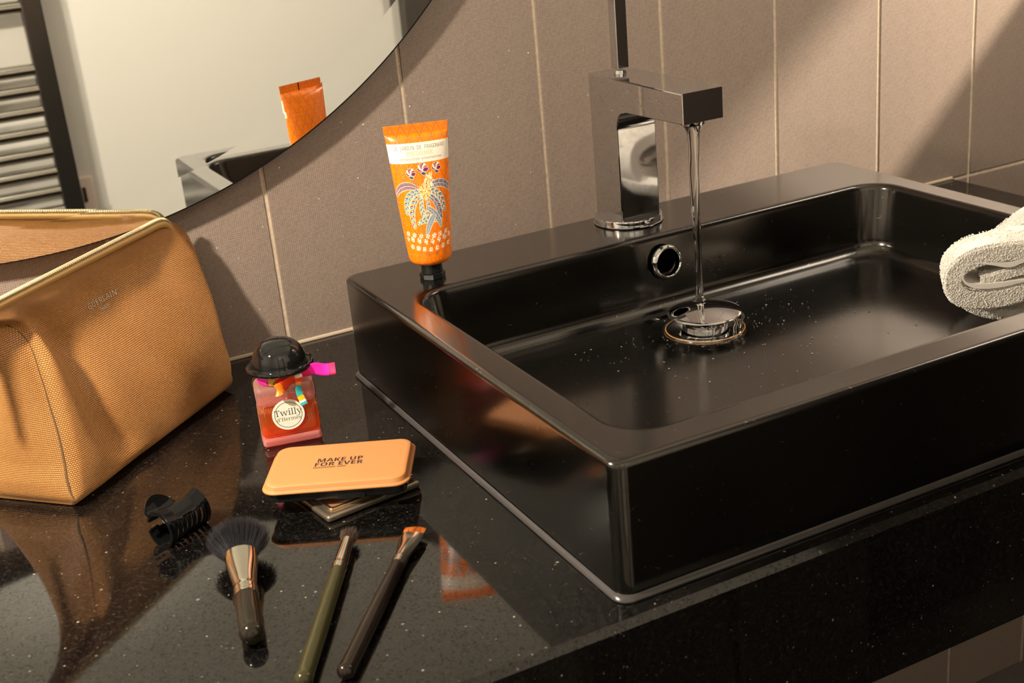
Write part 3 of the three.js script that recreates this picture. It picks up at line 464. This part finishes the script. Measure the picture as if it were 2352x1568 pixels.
// ───────── scent bottle ─────────
{
  const t = thing('perfume_bottle', 'small square perfume bottle with orange liquid and a bowler hat stopper', 'bottle', [-0.0995, 0, 0.224], -0.21);
  const w = 0.053, h = 0.0585, d = 0.034;
  const ringsB = canvasTex(512, 512, (c, a, b) => { c.fillStyle = '#000'; c.fillRect(0, 0, a, b); c.strokeStyle = '#fff'; c.lineWidth = 7; for (let k = 0; k < 5; k++) { c.beginPath(); c.ellipse(a / 2, b * 0.52, 150 + k * 17, (150 + k * 17) * w / h, 0, 0, 7); c.stroke(); } }, false);
  const outer = box(w, h, d, 0, h / 2 + 0.0005, 0, 0.0065, 6); { const u = outer.attributes.uv, p = outer.attributes.position; for (let k = 0; k < u.count; k++) u.setXY(k, p.getX(k) / w + 0.5, 1 - p.getY(k) / h + 0.0); }
  const glass = new THREE.MeshPhysicalMaterial({ color: new THREE.Color(1, 0.86, 0.83), transmission: 1, thickness: 0, ior: 1.5, roughness: 0, bumpMap: ringsB, bumpScale: 0.0008 });
  const inner = invert(box(w - 0.0022, h - 0.0395, d - 0.0022, 0, 0.0375 + (h - 0.0395) / 2, 0, 0.0055, 5)); for (let k = 0; k < inner.attributes.uv.count; k++) inner.attributes.uv.setXY(k, 0, 0);
  part('glass', outer, glass, t);
  part('inner_glass', inner, new THREE.MeshPhysicalMaterial({ color: new THREE.Color(0.95, 0.72, 0.68), transmission: 0.86, thickness: 0, ior: 1.3, roughness: 0.5 }), t, 'pinkish clear hollow above the liquid');
  const lh = 0.0285, liq = box(w - 0.0018, lh, d - 0.0018, 0, 0.0087 + lh / 2, 0, 0.0055, 5);
  part('liquid', liq, new THREE.MeshPhysicalMaterial({ color: new THREE.Color(1.0, 0.40, 0.06), transmission: 0.88, thickness: 0, ior: 1.36, roughness: 0.5 }), t, 'orange liquid filling the lower half');
  const lab = canvasTex(512, 512, (c, a) => { c.fillStyle = '#efe3cf'; c.fillRect(0, 0, a, a); c.strokeStyle = '#3b3230'; c.lineWidth = 9; c.beginPath(); c.arc(a / 2, a / 2, 214, 0, 7); c.stroke(); c.fillStyle = '#2c2523'; c.textAlign = 'center'; c.font = '146px serif'; c.fillText('Twilly', a / 2, 262); c.font = '84px serif'; c.fillText('d’Hermès', a / 2, 352); });
  const disc = new THREE.CylinderGeometry(0.0140, 0.0140, 0.0006, 64).rotateX(Math.PI / 2).translate(-0.0005, 0.0295, d / 2 + 0.0004); { const u = disc.attributes.uv, p = disc.attributes.position; for (let k = 0; k < u.count; k++) u.setXY(k, (p.getX(k) + 0.0005) / 0.028 + 0.5, (p.getY(k) - 0.0295) / 0.028 + 0.5); }
  part('label', disc, new THREE.MeshStandardMaterial({ map: lab, roughness: 0.6 }), t, 'round cream paper label');
  part('glass_base', box(w - 0.0018, 0.0080, d - 0.0018, 0, 0.0047, 0, 0.0032, 3), new THREE.MeshPhysicalMaterial({ color: new THREE.Color(0.95, 0.50, 0.47), transmission: 0.7, thickness: 0, ior: 1.5, roughness: 0.5 }), t, 'thick pink-tinted glass foot');
  part('spray_tube', new THREE.CylinderGeometry(0.0011, 0.0011, 0.05, 12).translate(0.001, 0.0345, 0), new THREE.MeshPhysicalMaterial({ color: 0xffffff, roughness: 0.25 }), t);
  part('neck', lathe([[0.0, 0.0575], [0.0125, 0.0575], [0.0125, 0.068], [0, 0.068]], 40), M.black, t);
  const hat = []; for (let k = 0; k <= 18; k++) { const a = k / 18 * Math.PI / 2; hat.push([0.0232 * Math.pow(Math.sin(a), 0.82), 0.0725 + 0.0215 * Math.pow(Math.cos(a), 0.9)]); }
  hat.push([0.0236, 0.0712], [0.0246, 0.0702], [0.0262, 0.0703], [0.0274, 0.0716], [0.0286, 0.0719], [0.0293, 0.0708], [0.0291, 0.0692], [0.0276, 0.0676], [0.0245, 0.0664], [0.0, 0.0662]);
  part('bowler_hat_stopper', lathe(hat.reverse(), 72), new THREE.MeshPhysicalMaterial({ color: new THREE.Color(0.006, 0.006, 0.006), roughness: 0.05, ior: 1.55 }), t);
  const silk = (bands) => new THREE.MeshPhysicalMaterial({ map: canvasTex(128, 512, (c, a, b) => { let y = 0; bands.slice().reverse().forEach(([col, n]) => { c.fillStyle = col; c.beginPath(); const e = n * b; c.fillRect(0, y, a, e + 2); c.strokeStyle = '#3a1420'; c.lineWidth = 4; c.beginPath(); c.moveTo(0, y + e); c.bezierCurveTo(40, y + e - 30, 80, y + e + 40, a, y + e - 10); c.stroke(); y += e; }); }), roughness: 0.42, sheen: 0.4, sheenRoughness: 0.4, side: THREE.DoubleSide });
  const rb = []; for (let k = 0; k <= 24; k++) { const a = k / 24 * 6.283; rb.push(V(0.0208 * Math.cos(a), 0.0622, 0.0168 * Math.sin(a))); }
  const sc = part('scarf', strip(rb, 0.0098, 0.0016, () => V(0, 1, 0), 60), silk([['#e11c8c', 0.10], ['#e8e0cd', 0.04], ['#d8162f', 0.16], ['#c9a01c', 0.05], ['#ee1f98', 0.2], ['#d8162f', 0.15], ['#ee1f98', 0.2], ['#e0d8c2', 0.1]]), t, 'printed silk ribbon tied round the neck');
  const up = V(0, 1, 0), kx = 0.0125, ky = 0.0628, kz = 0.0170;
  part('knot', new THREE.SphereGeometry(0.0042, 24, 16).scale(1, 1.3, 0.9).translate(kx, ky - 0.0002, kz), silk([['#ef3c12', 0.5], ['#dcd3bd', 0.2], ['#e11c8c', 0.3]]), sc);
  part('bow_loop', strip([V(kx, ky, kz), V(kx - 0.007, ky - 0.001, kz + 0.004), V(kx - 0.0155, ky - 0.0045, kz + 0.0065), V(kx - 0.0190, ky - 0.0075, kz + 0.0055), V(kx - 0.0165, ky - 0.0085, kz + 0.0025), V(kx - 0.008, ky - 0.003, kz + 0.0005), V(kx, ky, kz)], t2 => 0.0048 + 0.0062 * Math.sin(Math.PI * t2), 0.0011, () => V(0.25, 1, 0.15), 50), silk([['#f0420f', 0.3], ['#f5821a', 0.35], ['#ee3a14', 0.35]]), sc, 'orange bow loop');
  part('ribbon_end', strip([V(kx, ky, kz), V(kx + 0.007, ky + 0.002, kz + 0.000), V(kx + 0.015, ky + 0.0035, kz - 0.002), V(kx + 0.024, ky + 0.0005, kz - 0.003), V(kx + 0.033, ky + 0.0005, kz - 0.002)], t2 => 0.0036 + 0.0068 * smooth(0, 0.45, t2), 0.0010, (t2) => V(0, 1, 0.4 - 1.1 * t2), 50), silk([['#d9d0b8', 0.14], ['#d61a5c', 0.2], ['#f21aa6', 0.5], ['#dc1760', 0.16]]), sc, 'bright pink ribbon end');
  part('ribbon_end', strip([V(kx, ky, kz), V(kx - 0.0005, ky - 0.006, kz + 0.0028), V(kx - 0.001, ky - 0.0135, kz + 0.0012), V(kx + 0.0005, ky - 0.021, kz + 0.0012), V(kx + 0.0018, ky - 0.0262, kz + 0.0016)], t2 => 0.0044 + 0.0020 * t2, 0.0010, () => V(1, 0.1, 0.0), 40), silk([['#efe6da', 0.16], ['#f08422', 0.12], ['#35aeb0', 0.34], ['#e9c21c', 0.16], ['#e6f0ee', 0.1], ['#35b4b4', 0.12]]), sc, 'turquoise and yellow ribbon end');
}
// ───────── two make-up compacts ─────────
{
  const t = thing('highlighter_palette', 'clear-lidded bronze powder palette lying flat beneath the orange compact', 'palette', [-0.0906, 0.0003, 0.350], 0.153);
  const w = 0.084, d = 0.080, bm = new THREE.MeshStandardMaterial({ color: new THREE.Color(0.40, 0.33, 0.25), metalness: 0.85, roughness: 0.22 });
  part('base', box(w, 0.0058, d, 0, 0.0029, 0, 0.0024, 3), bm, t);
  part('powder_pan', box(w - 0.016, 0.001, d - 0.016, 0, 0.0061, 0, 0.0004, 1), new THREE.MeshStandardMaterial({ map: rep(speck, 0.02), color: new THREE.Color(0.50, 0.22, 0.10), metalness: 0.2, roughness: 0.45 }), t, 'bronze shimmer powder');
  const fr = (a, hh, y, wd, m, n) => { const s = new THREE.Shape(rrect(-w / 2 + a, w / 2 - a, -d / 2 + a, d / 2 - a, 0.003, 0).map(p => new THREE.Vector2(p.x, -p.z))), ho = new THREE.Path(rrect(-w / 2 + a + wd, w / 2 - a - wd, -d / 2 + a + wd, d / 2 - a - wd, 0.0025, 0).map(p => new THREE.Vector2(p.x, -p.z))); s.holes.push(ho); return part(n, creased(new THREE.ExtrudeGeometry(s, { depth: hh, bevelEnabled: true, bevelThickness: 0.0003, bevelSize: 0.0003, bevelSegments: 1 }).rotateX(-Math.PI / 2).translate(0, y, 0), 0.5), m, t); };
  fr(0.0068, 0.0012, 0.0060, 0.0022, new THREE.MeshStandardMaterial({ color: new THREE.Color(0.85, 0.60, 0.30), metalness: 1, roughness: 0.2 }), 'gold_frame');
  const cl = new THREE.MeshPhysicalMaterial({ color: 0xffffff, transmission: 1, thickness: 0, ior: 1.5, roughness: 0.03 });
  part('clear_lid', merge([box(w - 0.0006, 0.0030, d - 0.0006, 0, 0.00945, 0, 0.0014, 3)]), cl, t, 'transparent stepped lid');
  fr(0.0030, 0.0012, 0.0110 - 0.0001, 0.0016, cl, 'lid_step'); 
  part('hinge_tab', box(0.012, 0.0062, 0.0016, 0.014, 0.0064, d / 2 - 0.0004, 0.0005, 2), bm, t);
}
{
  const t = thing('orange_compact', 'closed orange make-up compact with black lettering on a glossy black base', 'compact', [-0.0975, 0.0126, 0.3535], -0.484);
  const w = 0.116, d = 0.0765;
  const base = [[0.0062, 0.0003, 0.008], [0.0052, 0, 0.009], [0.0040, 0.0006, 0.010], [0.0030, 0.003, 0.011], [0.0028, 0.0090, 0.011]].map(([a, y, r]) => rrect(-w / 2 + a, w / 2 - a, -d / 2 + a, d / 2 - a, r, y, 8, 2));
  part('base', loft(base, [true, true]), M.black, t, 'glossy black compact base');
  part('thumb_catch', box(0.022, 0.0078, 0.0012, 0.012, 0.0047, d / 2 - 0.0026, 0.0005, 2), M.black, t);
  const lid = [[0.0004, 0.0072, 0.012], [0, 0.0078, 0.0125], [0, 0.0088, 0.0125], [0.0005, 0.0094, 0.012], [0.0016, 0.0098, 0.0115], [0.0021, 0.0104, 0.011], [0.0030, 0.0138, 0.0105], [0.0036, 0.0146, 0.010], [0.0047, 0.0151, 0.0095], [0.0062, 0.0153, 0.009]].map(([a, y, r]) => rrect(-w / 2 + a, w / 2 - a, -d / 2 + a, d / 2 - a, r, 0.0088 + (y - 0.0072) * 0.80, 10, 4));
  const lidM = new THREE.MeshPhysicalMaterial({ color: new THREE.Color(0.485, 0.195, 0.062), roughness: 0.45, ior: 1.45 });
  const l = part('lid', loft(lid, [true, true]), lidM, t, 'satin orange lid');
  const txt = canvasTex(1024, 512, (c, a, b) => { c.fillStyle = '#000'; c.fillRect(0, 0, a, b); c.fillStyle = '#fff'; c.textAlign = 'left'; c.font = 'bold 205px sans-serif'; c.fillText('MAKE UP', 60, 200, 930); c.fillText('FOR EVER', 30, 372, 960); c.font = 'bold 72px sans-serif'; c.fillText('PROFESSIONAL PARIS', 30, 455, 620); }, false);
  part('lettering', new THREE.PlaneGeometry(0.043, 0.0215).rotateX(-Math.PI / 2).translate(0.0, 0.01536, 0.001), new THREE.MeshStandardMaterial({ color: new THREE.Color(0.02, 0.012, 0.008), roughness: 0.5, alphaMap: txt, transparent: true }), l, 'black printed lettering');
}
// ───────── make-up brushes ─────────
const hairTex = {};
function brush(name, label, E, T, o) {                                            // E: ball end of the handle, T: tip of the hair
  const A = T.clone().sub(E), L = A.length(), t = thing(name, label, 'brush', [E.x, E.y, E.z], 0, 'make-up brushes on the worktop');
  const y = A.clone().normalize(), x = V(y.z, 0, -y.x).normalize().negate(), z = V(0, 0, 0).crossVectors(x, y), m = new THREE.Matrix4().makeBasis(x, y, z);     // local x across, local z up
  const put = (n, g, mt, lb) => part(n, g.applyMatrix4(m), mt, t, lb);
  const rb = o.ball, hp = [[0, -rb * 0.55]]; for (let k = 1; k <= 10; k++) { const a = -Math.PI / 2 + k / 10 * 1.9; hp.push([rb * Math.cos(a), rb * 0.45 + rb * Math.sin(a)]); }
  o.handle.forEach(p => hp.push(p)); hp.push([0, o.handle[o.handle.length - 1][1]]);
  put('handle', lathe(hp, 36), o.handleMat);
  const y0 = o.f0, y1 = o.f1, rings = [], n = 48, K = 26;
  for (let k = 0; k <= K; k++) { const q = k / K, yy = lerp(y0, y1, q), fl = smooth(0.15, 1, q); const g1 = 0.075 * (Math.exp(-(((q - 0.07) / 0.025) ** 2)) + Math.exp(-(((q - 0.16) / 0.025) ** 2)) + Math.exp(-(((q - 0.01) / 0.02) ** 2)));
    const a = lerp(o.fr0, o.fw, fl) * (1 + g1), b = lerp(o.fr0, o.fh, fl) * (1 + g1); rings.push([...Array(n)].map((_, i) => { const th = i / n * 6.28319; return V(a * Math.cos(th), yy, -b * Math.sin(th)); })); }
  put('ferrule', loft(rings, [true, true]), o.ferruleMat);
  const H2 = o.hair, base = y1 - 0.002, gs = [];
  for (let k = 0; k < H2.n; k++) {
    const th = rnd() * 6.28319, r = Math.sqrt(rnd()), bx = o.fw * 0.92 * r * Math.cos(th), bz = o.fh * 0.92 * r * Math.sin(th);
    const len = H2.profile(r) * (1 - 0.16 * rnd() ** 1.5), sx = H2.spreadX, sz = H2.spreadZ, tx = bx * sx + (rnd() - 0.5) * H2.mess, tz = bz * sz + (rnd() - 0.5) * H2.mess, c = H2.curl;
    const p0 = V(bx, base, bz), p1 = V(lerp(bx, tx, 0.62 + c), base + len * 0.5, lerp(bz, tz, 0.62 + c)), p2 = V(tx, base + len, tz), segs = 4, rr = H2.r * (0.8 + 0.4 * rnd());
    const pos = [], idx = [];
    for (let s = 0; s <= segs; s++) { const q = s / segs, a = (1 - q) * (1 - q), b = 2 * q * (1 - q), d2 = q * q, px = p0.x * a + p1.x * b + p2.x * d2, py = p0.y * a + p1.y * b + p2.y * d2, pz = p0.z * a + p1.z * b + p2.z * d2, w2 = rr * (1 - 0.75 * q ** 3);
      for (let e = 0; e < 3; e++) { const an = e / 3 * 6.283 + th; pos.push(px + w2 * Math.cos(an), py, pz + w2 * Math.sin(an)); } }
    for (let s = 0; s < segs; s++) for (let e = 0; e < 3; e++) { const a = s * 3 + e, b = s * 3 + (e + 1) % 3; idx.push(a, a + 3, b, b, a + 3, b + 3); }
    const g = new THREE.BufferGeometry(); g.setAttribute('position', new THREE.Float32BufferAttribute(pos, 3)); g.setIndex(idx); g.computeVertexNormals(); gs.push(g);
  }
  const hg = mergeGeometries(gs); const uvh = new Float32Array(hg.attributes.position.count * 2); for (let i = 0; i < hg.attributes.position.count; i++) { uvh[2 * i] = (i * 0.37) % 1; uvh[2 * i + 1] = ((i % 15) / 3 | 0) / 4; } hg.setAttribute('uv', new THREE.BufferAttribute(uvh, 2));
  stuff(put('bristles', hg, H2.mat, H2.label));
  const core = []; for (let k = 0; k <= 8; k++) { const q = k / 8; core.push([...Array(20)].map((_, i) => { const a = i / 20 * 6.283, s = (1 - q ** 3) * 0.78; return V(o.fw * s * lerp(1, H2.spreadX, q * 0.6) * Math.cos(a), base + q * H2.profile(0) * 0.55, -o.fh * s * lerp(1, H2.spreadZ, q * 0.6) * Math.sin(a)); })); }
  put('bristle_core', loft(core, [true, true]), H2.mat);
  return t;
}
const hairMat = (r, g, b, ro = 0.45) => new THREE.MeshPhysicalMaterial({ color: new THREE.Color(r, g, b), roughness: ro, ior: 1.5 });
const lacquer = (r, g, b) => new THREE.MeshPhysicalMaterial({ color: new THREE.Color(r, g, b), roughness: 0.12, ior: 1.5, specularIntensity: 0.8 });
const nickel = new THREE.MeshStandardMaterial({ color: new THREE.Color(0.66, 0.63, 0.55), metalness: 1, roughness: 0.11 });
brush('makeup_brush', 'short fluffy powder brush with dark bristles and a wide metal ferrule', V(-0.2225, 0.0085, 0.5225), V(-0.1915, 0.0195, 0.380), {
  ball: 0.0084, handle: [[0.0082, 0.012], [0.0083, 0.03], [0.0079, 0.0435]], handleMat: lacquer(0.012, 0.009, 0.005), f0: 0.0425, f1: 0.0975, fr0: 0.0080, fw: 0.0118, fh: 0.0078, ferruleMat: nickel,
  hair: { n: 4200, r: 0.00013, spreadX: 2.05, spreadZ: 1.75, mess: 0.006, curl: 0.16, profile: r => 0.0475 - 0.020 * r ** 2.4, mat: hairMat(0.0085, 0.008, 0.0115, 0.36), label: 'soft blue-black powder bristles' } });
brush('makeup_brush', 'slim olive-handled brush with a small fuzzy brown tip', V(-0.2095, 0.0060, 0.5860), V(-0.1185, 0.0075, 0.4275), {
  ball: 0.0061, handle: [[0.0056, 0.010], [0.0057, 0.06], [0.0052, 0.1265]], handleMat: lacquer(0.030, 0.027, 0.009), f0: 0.125, f1: 0.1665, fr0: 0.0052, fw: 0.0044, fh: 0.0044, ferruleMat: nickel,
  hair: { n: 700, r: 0.00009, spreadX: 1.6, spreadZ: 1.5, mess: 0.0035, curl: 0.1, profile: r => 0.0175 - 0.005 * r * r, mat: hairMat(0.075, 0.042, 0.028), label: 'fuzzy brown bristles' } });
brush('makeup_brush', 'slim dark-handled brush with a flat orange tip', V(-0.1845, 0.0058, 0.5925), V(-0.0765, 0.0062, 0.4520), {
  ball: 0.0058, handle: [[0.0055, 0.010], [0.0056, 0.05], [0.0049, 0.1265]], handleMat: lacquer(0.010, 0.006, 0.004), f0: 0.125, f1: 0.1685, fr0: 0.0050, fw: 0.0086, fh: 0.0022, ferruleMat: nickel,
  hair: { n: 900, r: 0.00010, spreadX: 1.02, spreadZ: 0.8, mess: 0.0006, curl: 0, profile: r => 0.0118 - 0.0012 * r * r, mat: hairMat(0.62, 0.17, 0.015), label: 'short bright orange bristles' } });
// ───────── hair claw ─────────
{
  const t = thing('hair_claw', 'small glossy black hair claw lying on the granite before the gold pouch', 'hair clip', [-0.2258, 0, 0.3404], 0.5525);
  const L = 0.0405, pl = new THREE.MeshPhysicalMaterial({ color: new THREE.Color(0.003, 0.003, 0.003), roughness: 0.17, ior: 1.5, specularIntensity: 0.55 }), yc = 0.0134;
  const Rx = x => 0.0114 + 0.0014 * Math.abs(2 * x / L) ** 2, surf = (x, ph, k = 1) => V(x, yc + 1.06 * Rx(x) * k * Math.sin(ph), 0.93 * Rx(x) * k * Math.cos(ph));
  part('jaw', shell((u, v) => { const x = lerp(-L / 2, L / 2, v); return surf(x, lerp(0.42, 2.75, u)).add(V(0, 0.0022 * Math.sin(Math.PI * u) * (2 * x / L) ** 2, 0)); }, 0.0016, 40, 44), pl, t, 'smooth saddle-shaped jaw');
  part('jaw', shell((u, v) => surf(lerp(-L / 2, L / 2, v), lerp(-2.95, -1.15, u)), 0.0016, 30, 30), pl, t, 'lower jaw');
  for (let k = 0; k < 7; k++) { const x = lerp(-L / 2 + 0.0052, L / 2 - 0.0042, k / 6), c = []; for (let i = 0; i <= 16; i++) c.push(surf(x - 0.0012 * i / 16, lerp(0.50, -1.25, i / 16), 1.01)); part('tooth', strip(c, q => 0.0037 - 0.0010 * q, 0.0024, () => V(1, 0, 0), 24, 10), pl, t); }
  const rim = (x0, x1) => part('rim', shell((u, v) => surf(lerp(x0, x1, v), lerp(-2.95, 2.75, u), 1.01), 0.0019, 70, 6), pl, t); rim(-L / 2 - 0.0006, -L / 2 + 0.0022); rim(L / 2 - 0.0026, L / 2 + 0.0006);
  part('thumb_plate', shell((u, v) => { const x = lerp(-L / 2 - 0.0010, L * 0.16, v), b = Math.sin(Math.PI * Math.min(1, 0.04 + 0.96 * v)) ** 0.55, h = 0.0145 * b * u; const p = surf(x, 2.25, 0.98); return p.add(V(-0.001 * u, 0.80 * h - 0.0030 * Math.sin(Math.PI * u) * b, -0.62 * h)); }, 0.0016, 30, 40), pl, t, 'raised thumb plate');
  part('pin', new THREE.CapsuleGeometry(0.0010, 0.008, 6, 12).rotateZ(Math.PI / 2).translate(-L / 2 + 0.002, yc - 0.0005, -0.0088), pl, t);
  part('spring', new THREE.TorusGeometry(0.0030, 0.0005, 8, 24).rotateY(Math.PI / 2).translate(-L / 2 + 0.009, yc + 0.004, -0.003), M.chrome, t);
}
// ───────── white towel ─────────
{
  const t = thing('towel', 'thick white terry towel folded into the right side of the basin', 'towel', [0.4110, 0.0930, 0.480], 0);
  const A = V(0.955, 0.0, 0.297), EX = V(0.66, -0.06, -0.75).normalize(), UP = V(0, 1, 0);
  const terry = new THREE.MeshPhysicalMaterial({ map: rep(speck, 0.02), color: new THREE.Color(0.95, 0.94, 0.92), roughness: 0.95, specularIntensity: 0.2, sheen: 0.5, sheenRoughness: 0.7, sheenColor: new THREE.Color(1, 0.95, 0.88) });
  const C = pts => new THREE.CatmullRomCurve3(pts.map(([x, y]) => V(x, y, 0)));
  const loops = [];
  function fold(name, pts, th, len, back = 0, n = 60, pile = 0, round = true) {
    const c = C(pts), rows = [], K = 14;
    const surf = [];
    for (let j = 0; j <= n; j++) { const p = c.getPoint(j / n), d = c.getTangent(j / n), nn = V(-d.y, d.x, 0); surf.push([p, nn]); }
    const at = (p, z) => V(0, 0, 0).addScaledVector(A, p.x).addScaledVector(UP, p.y).addScaledVector(EX, z + back);
    const rings = []; // closed ring = outline of the band's end; rings move along EX
    const outline = s => { const r = []; for (let j = 0; j <= n; j++) r.push(surf[j][0].clone().addScaledVector(surf[j][1], th / 2 * s)); for (let j = n; j >= 0; j--) r.push(surf[j][0].clone().addScaledVector(surf[j][1], -th / 2 * s)); return r; };
    for (let q = 0; q <= K; q++) { const z = q / K * len, e = round ? Math.min(1, Math.sqrt(Math.max(0, z / 0.006))) : 1, s = lerp(0.45, 1, e), wob = 0.0016 * Math.sin(z * 60 + 1); rings.push(outline(s).map((p, i) => at(p, (z < 0.006 ? z : z)).add(V(0, wob * Math.sin(i * 0.2), 0)))); }
    const g = loft(rings.map(r => r.slice().reverse())), end = (q, f) => { const r = rings[q], a = r.slice(0, n + 1), b = r.slice(n + 1).reverse(); return gridGeo(f ? [a, b] : [b, a], n + 1, 2); };
    part(name, merge([g, end(0, true), end(K, false)]), terry, t);
    if (pile) for (let i = 0; i < pile; i++) {                                     // where the loops of the terry stand
      const f = rnd() * n, j = Math.min(n - 1, f | 0), [p0, n0] = surf[j], [p1] = surf[j + 1], p = p0.clone().lerp(p1, f - j), side = rnd();
      if (side < 0.62) { const sgn = rnd() < 0.75 ? 1 : -1, z = rnd() ** 1.8 * len; const q = p.clone().addScaledVector(n0, sgn * th / 2 * 0.97); loops.push([at(q, Math.max(0.002, z)), V(0, 0, 0).addScaledVector(A, n0.x * sgn).addScaledVector(UP, n0.y * sgn)]); }
      else { const s = (rnd() * 2 - 1) * 0.46; loops.push([at(p.clone().addScaledVector(n0, s * th), 0.0005), EX.clone().negate().add(V(0, -0.3, 0)).normalize()]); }
    }
  }
  fold('outer_fold', [[0.1150, 0.0205], [0.0962, 0.0180], [0.0724, 0.0170], [0.0478, 0.0180], [0.0285, 0.0158], [0.0150, 0.0095], [0.0092, -0.0010], [0.0160, -0.0150], [0.0320, -0.0215], [0.0548, -0.0230], [0.0757, -0.0210], [0.1150, -0.0145]], 0.0160, 0.052, 0, 80, 24000);
  fold('hem', [[0.1150, 0.0095], [0.1008, 0.0085], [0.0735, 0.0072], [0.0616, 0.0065], [0.0466, 0.0100], [0.0327, 0.0118], [0.0222, 0.0102], [0.0178, 0.0042], [0.0205, -0.0028], [0.0305, -0.0078], [0.0538, -0.0112], [0.0747, -0.0110], [0.1021, -0.0090], [0.1150, -0.0082]], 0.0026, 0.050, -0.0012, 90, 0, false);
  fold('inner_fold', [[0.0355, -0.0060], [0.0494, -0.0044], [0.0693, -0.0015], [0.1011, 0.0025], [0.1150, 0.0035]], 0.0075, 0.046, 0.002, 30, 5000);
  fold('lower_fold', [[0.1160, -0.0455], [0.1040, -0.0462], [0.0808, -0.0480], [0.0591, -0.0470], [0.0415, -0.0415], [0.0265, -0.0325], [0.0190, -0.0240]], 0.0100, 0.08, 0.028, 30, 5000);
  fold('back_fold', [[0.0480, -0.0050], [0.0600, 0.0030], [0.0740, 0.0130], [0.0900, 0.0215], [0.1080, 0.0265], [0.1350, 0.0285], [0.1650, 0.0290]], 0.0180, 0.05, 0.055, 40, 9000);
  const lg = new THREE.TorusGeometry(0.00085, 0.00026, 4, 7, Math.PI).translate(0, 0.0002, 0), im = new THREE.InstancedMesh(lg, terry, loops.length), mm = new THREE.Matrix4();
  loops.forEach(([p, n], i) => { const q = new THREE.Quaternion().setFromUnitVectors(V(0, 1, 0), n.clone().add(V(rnd() - 0.5, rnd() - 0.7, rnd() - 0.5).multiplyScalar(0.9)).normalize()), r = new THREE.Quaternion().setFromAxisAngle(V(0, 1, 0), rnd() * 6.28), s = 0.65 + 0.5 * rnd(); im.setMatrixAt(i, mm.compose(p, q.multiply(r), V(s, s * (0.8 + rnd() * 0.6), s))); });
  im.name = 'terry_loops'; stuff(im); t.add(im);
}
renderer.render(scene, camera);
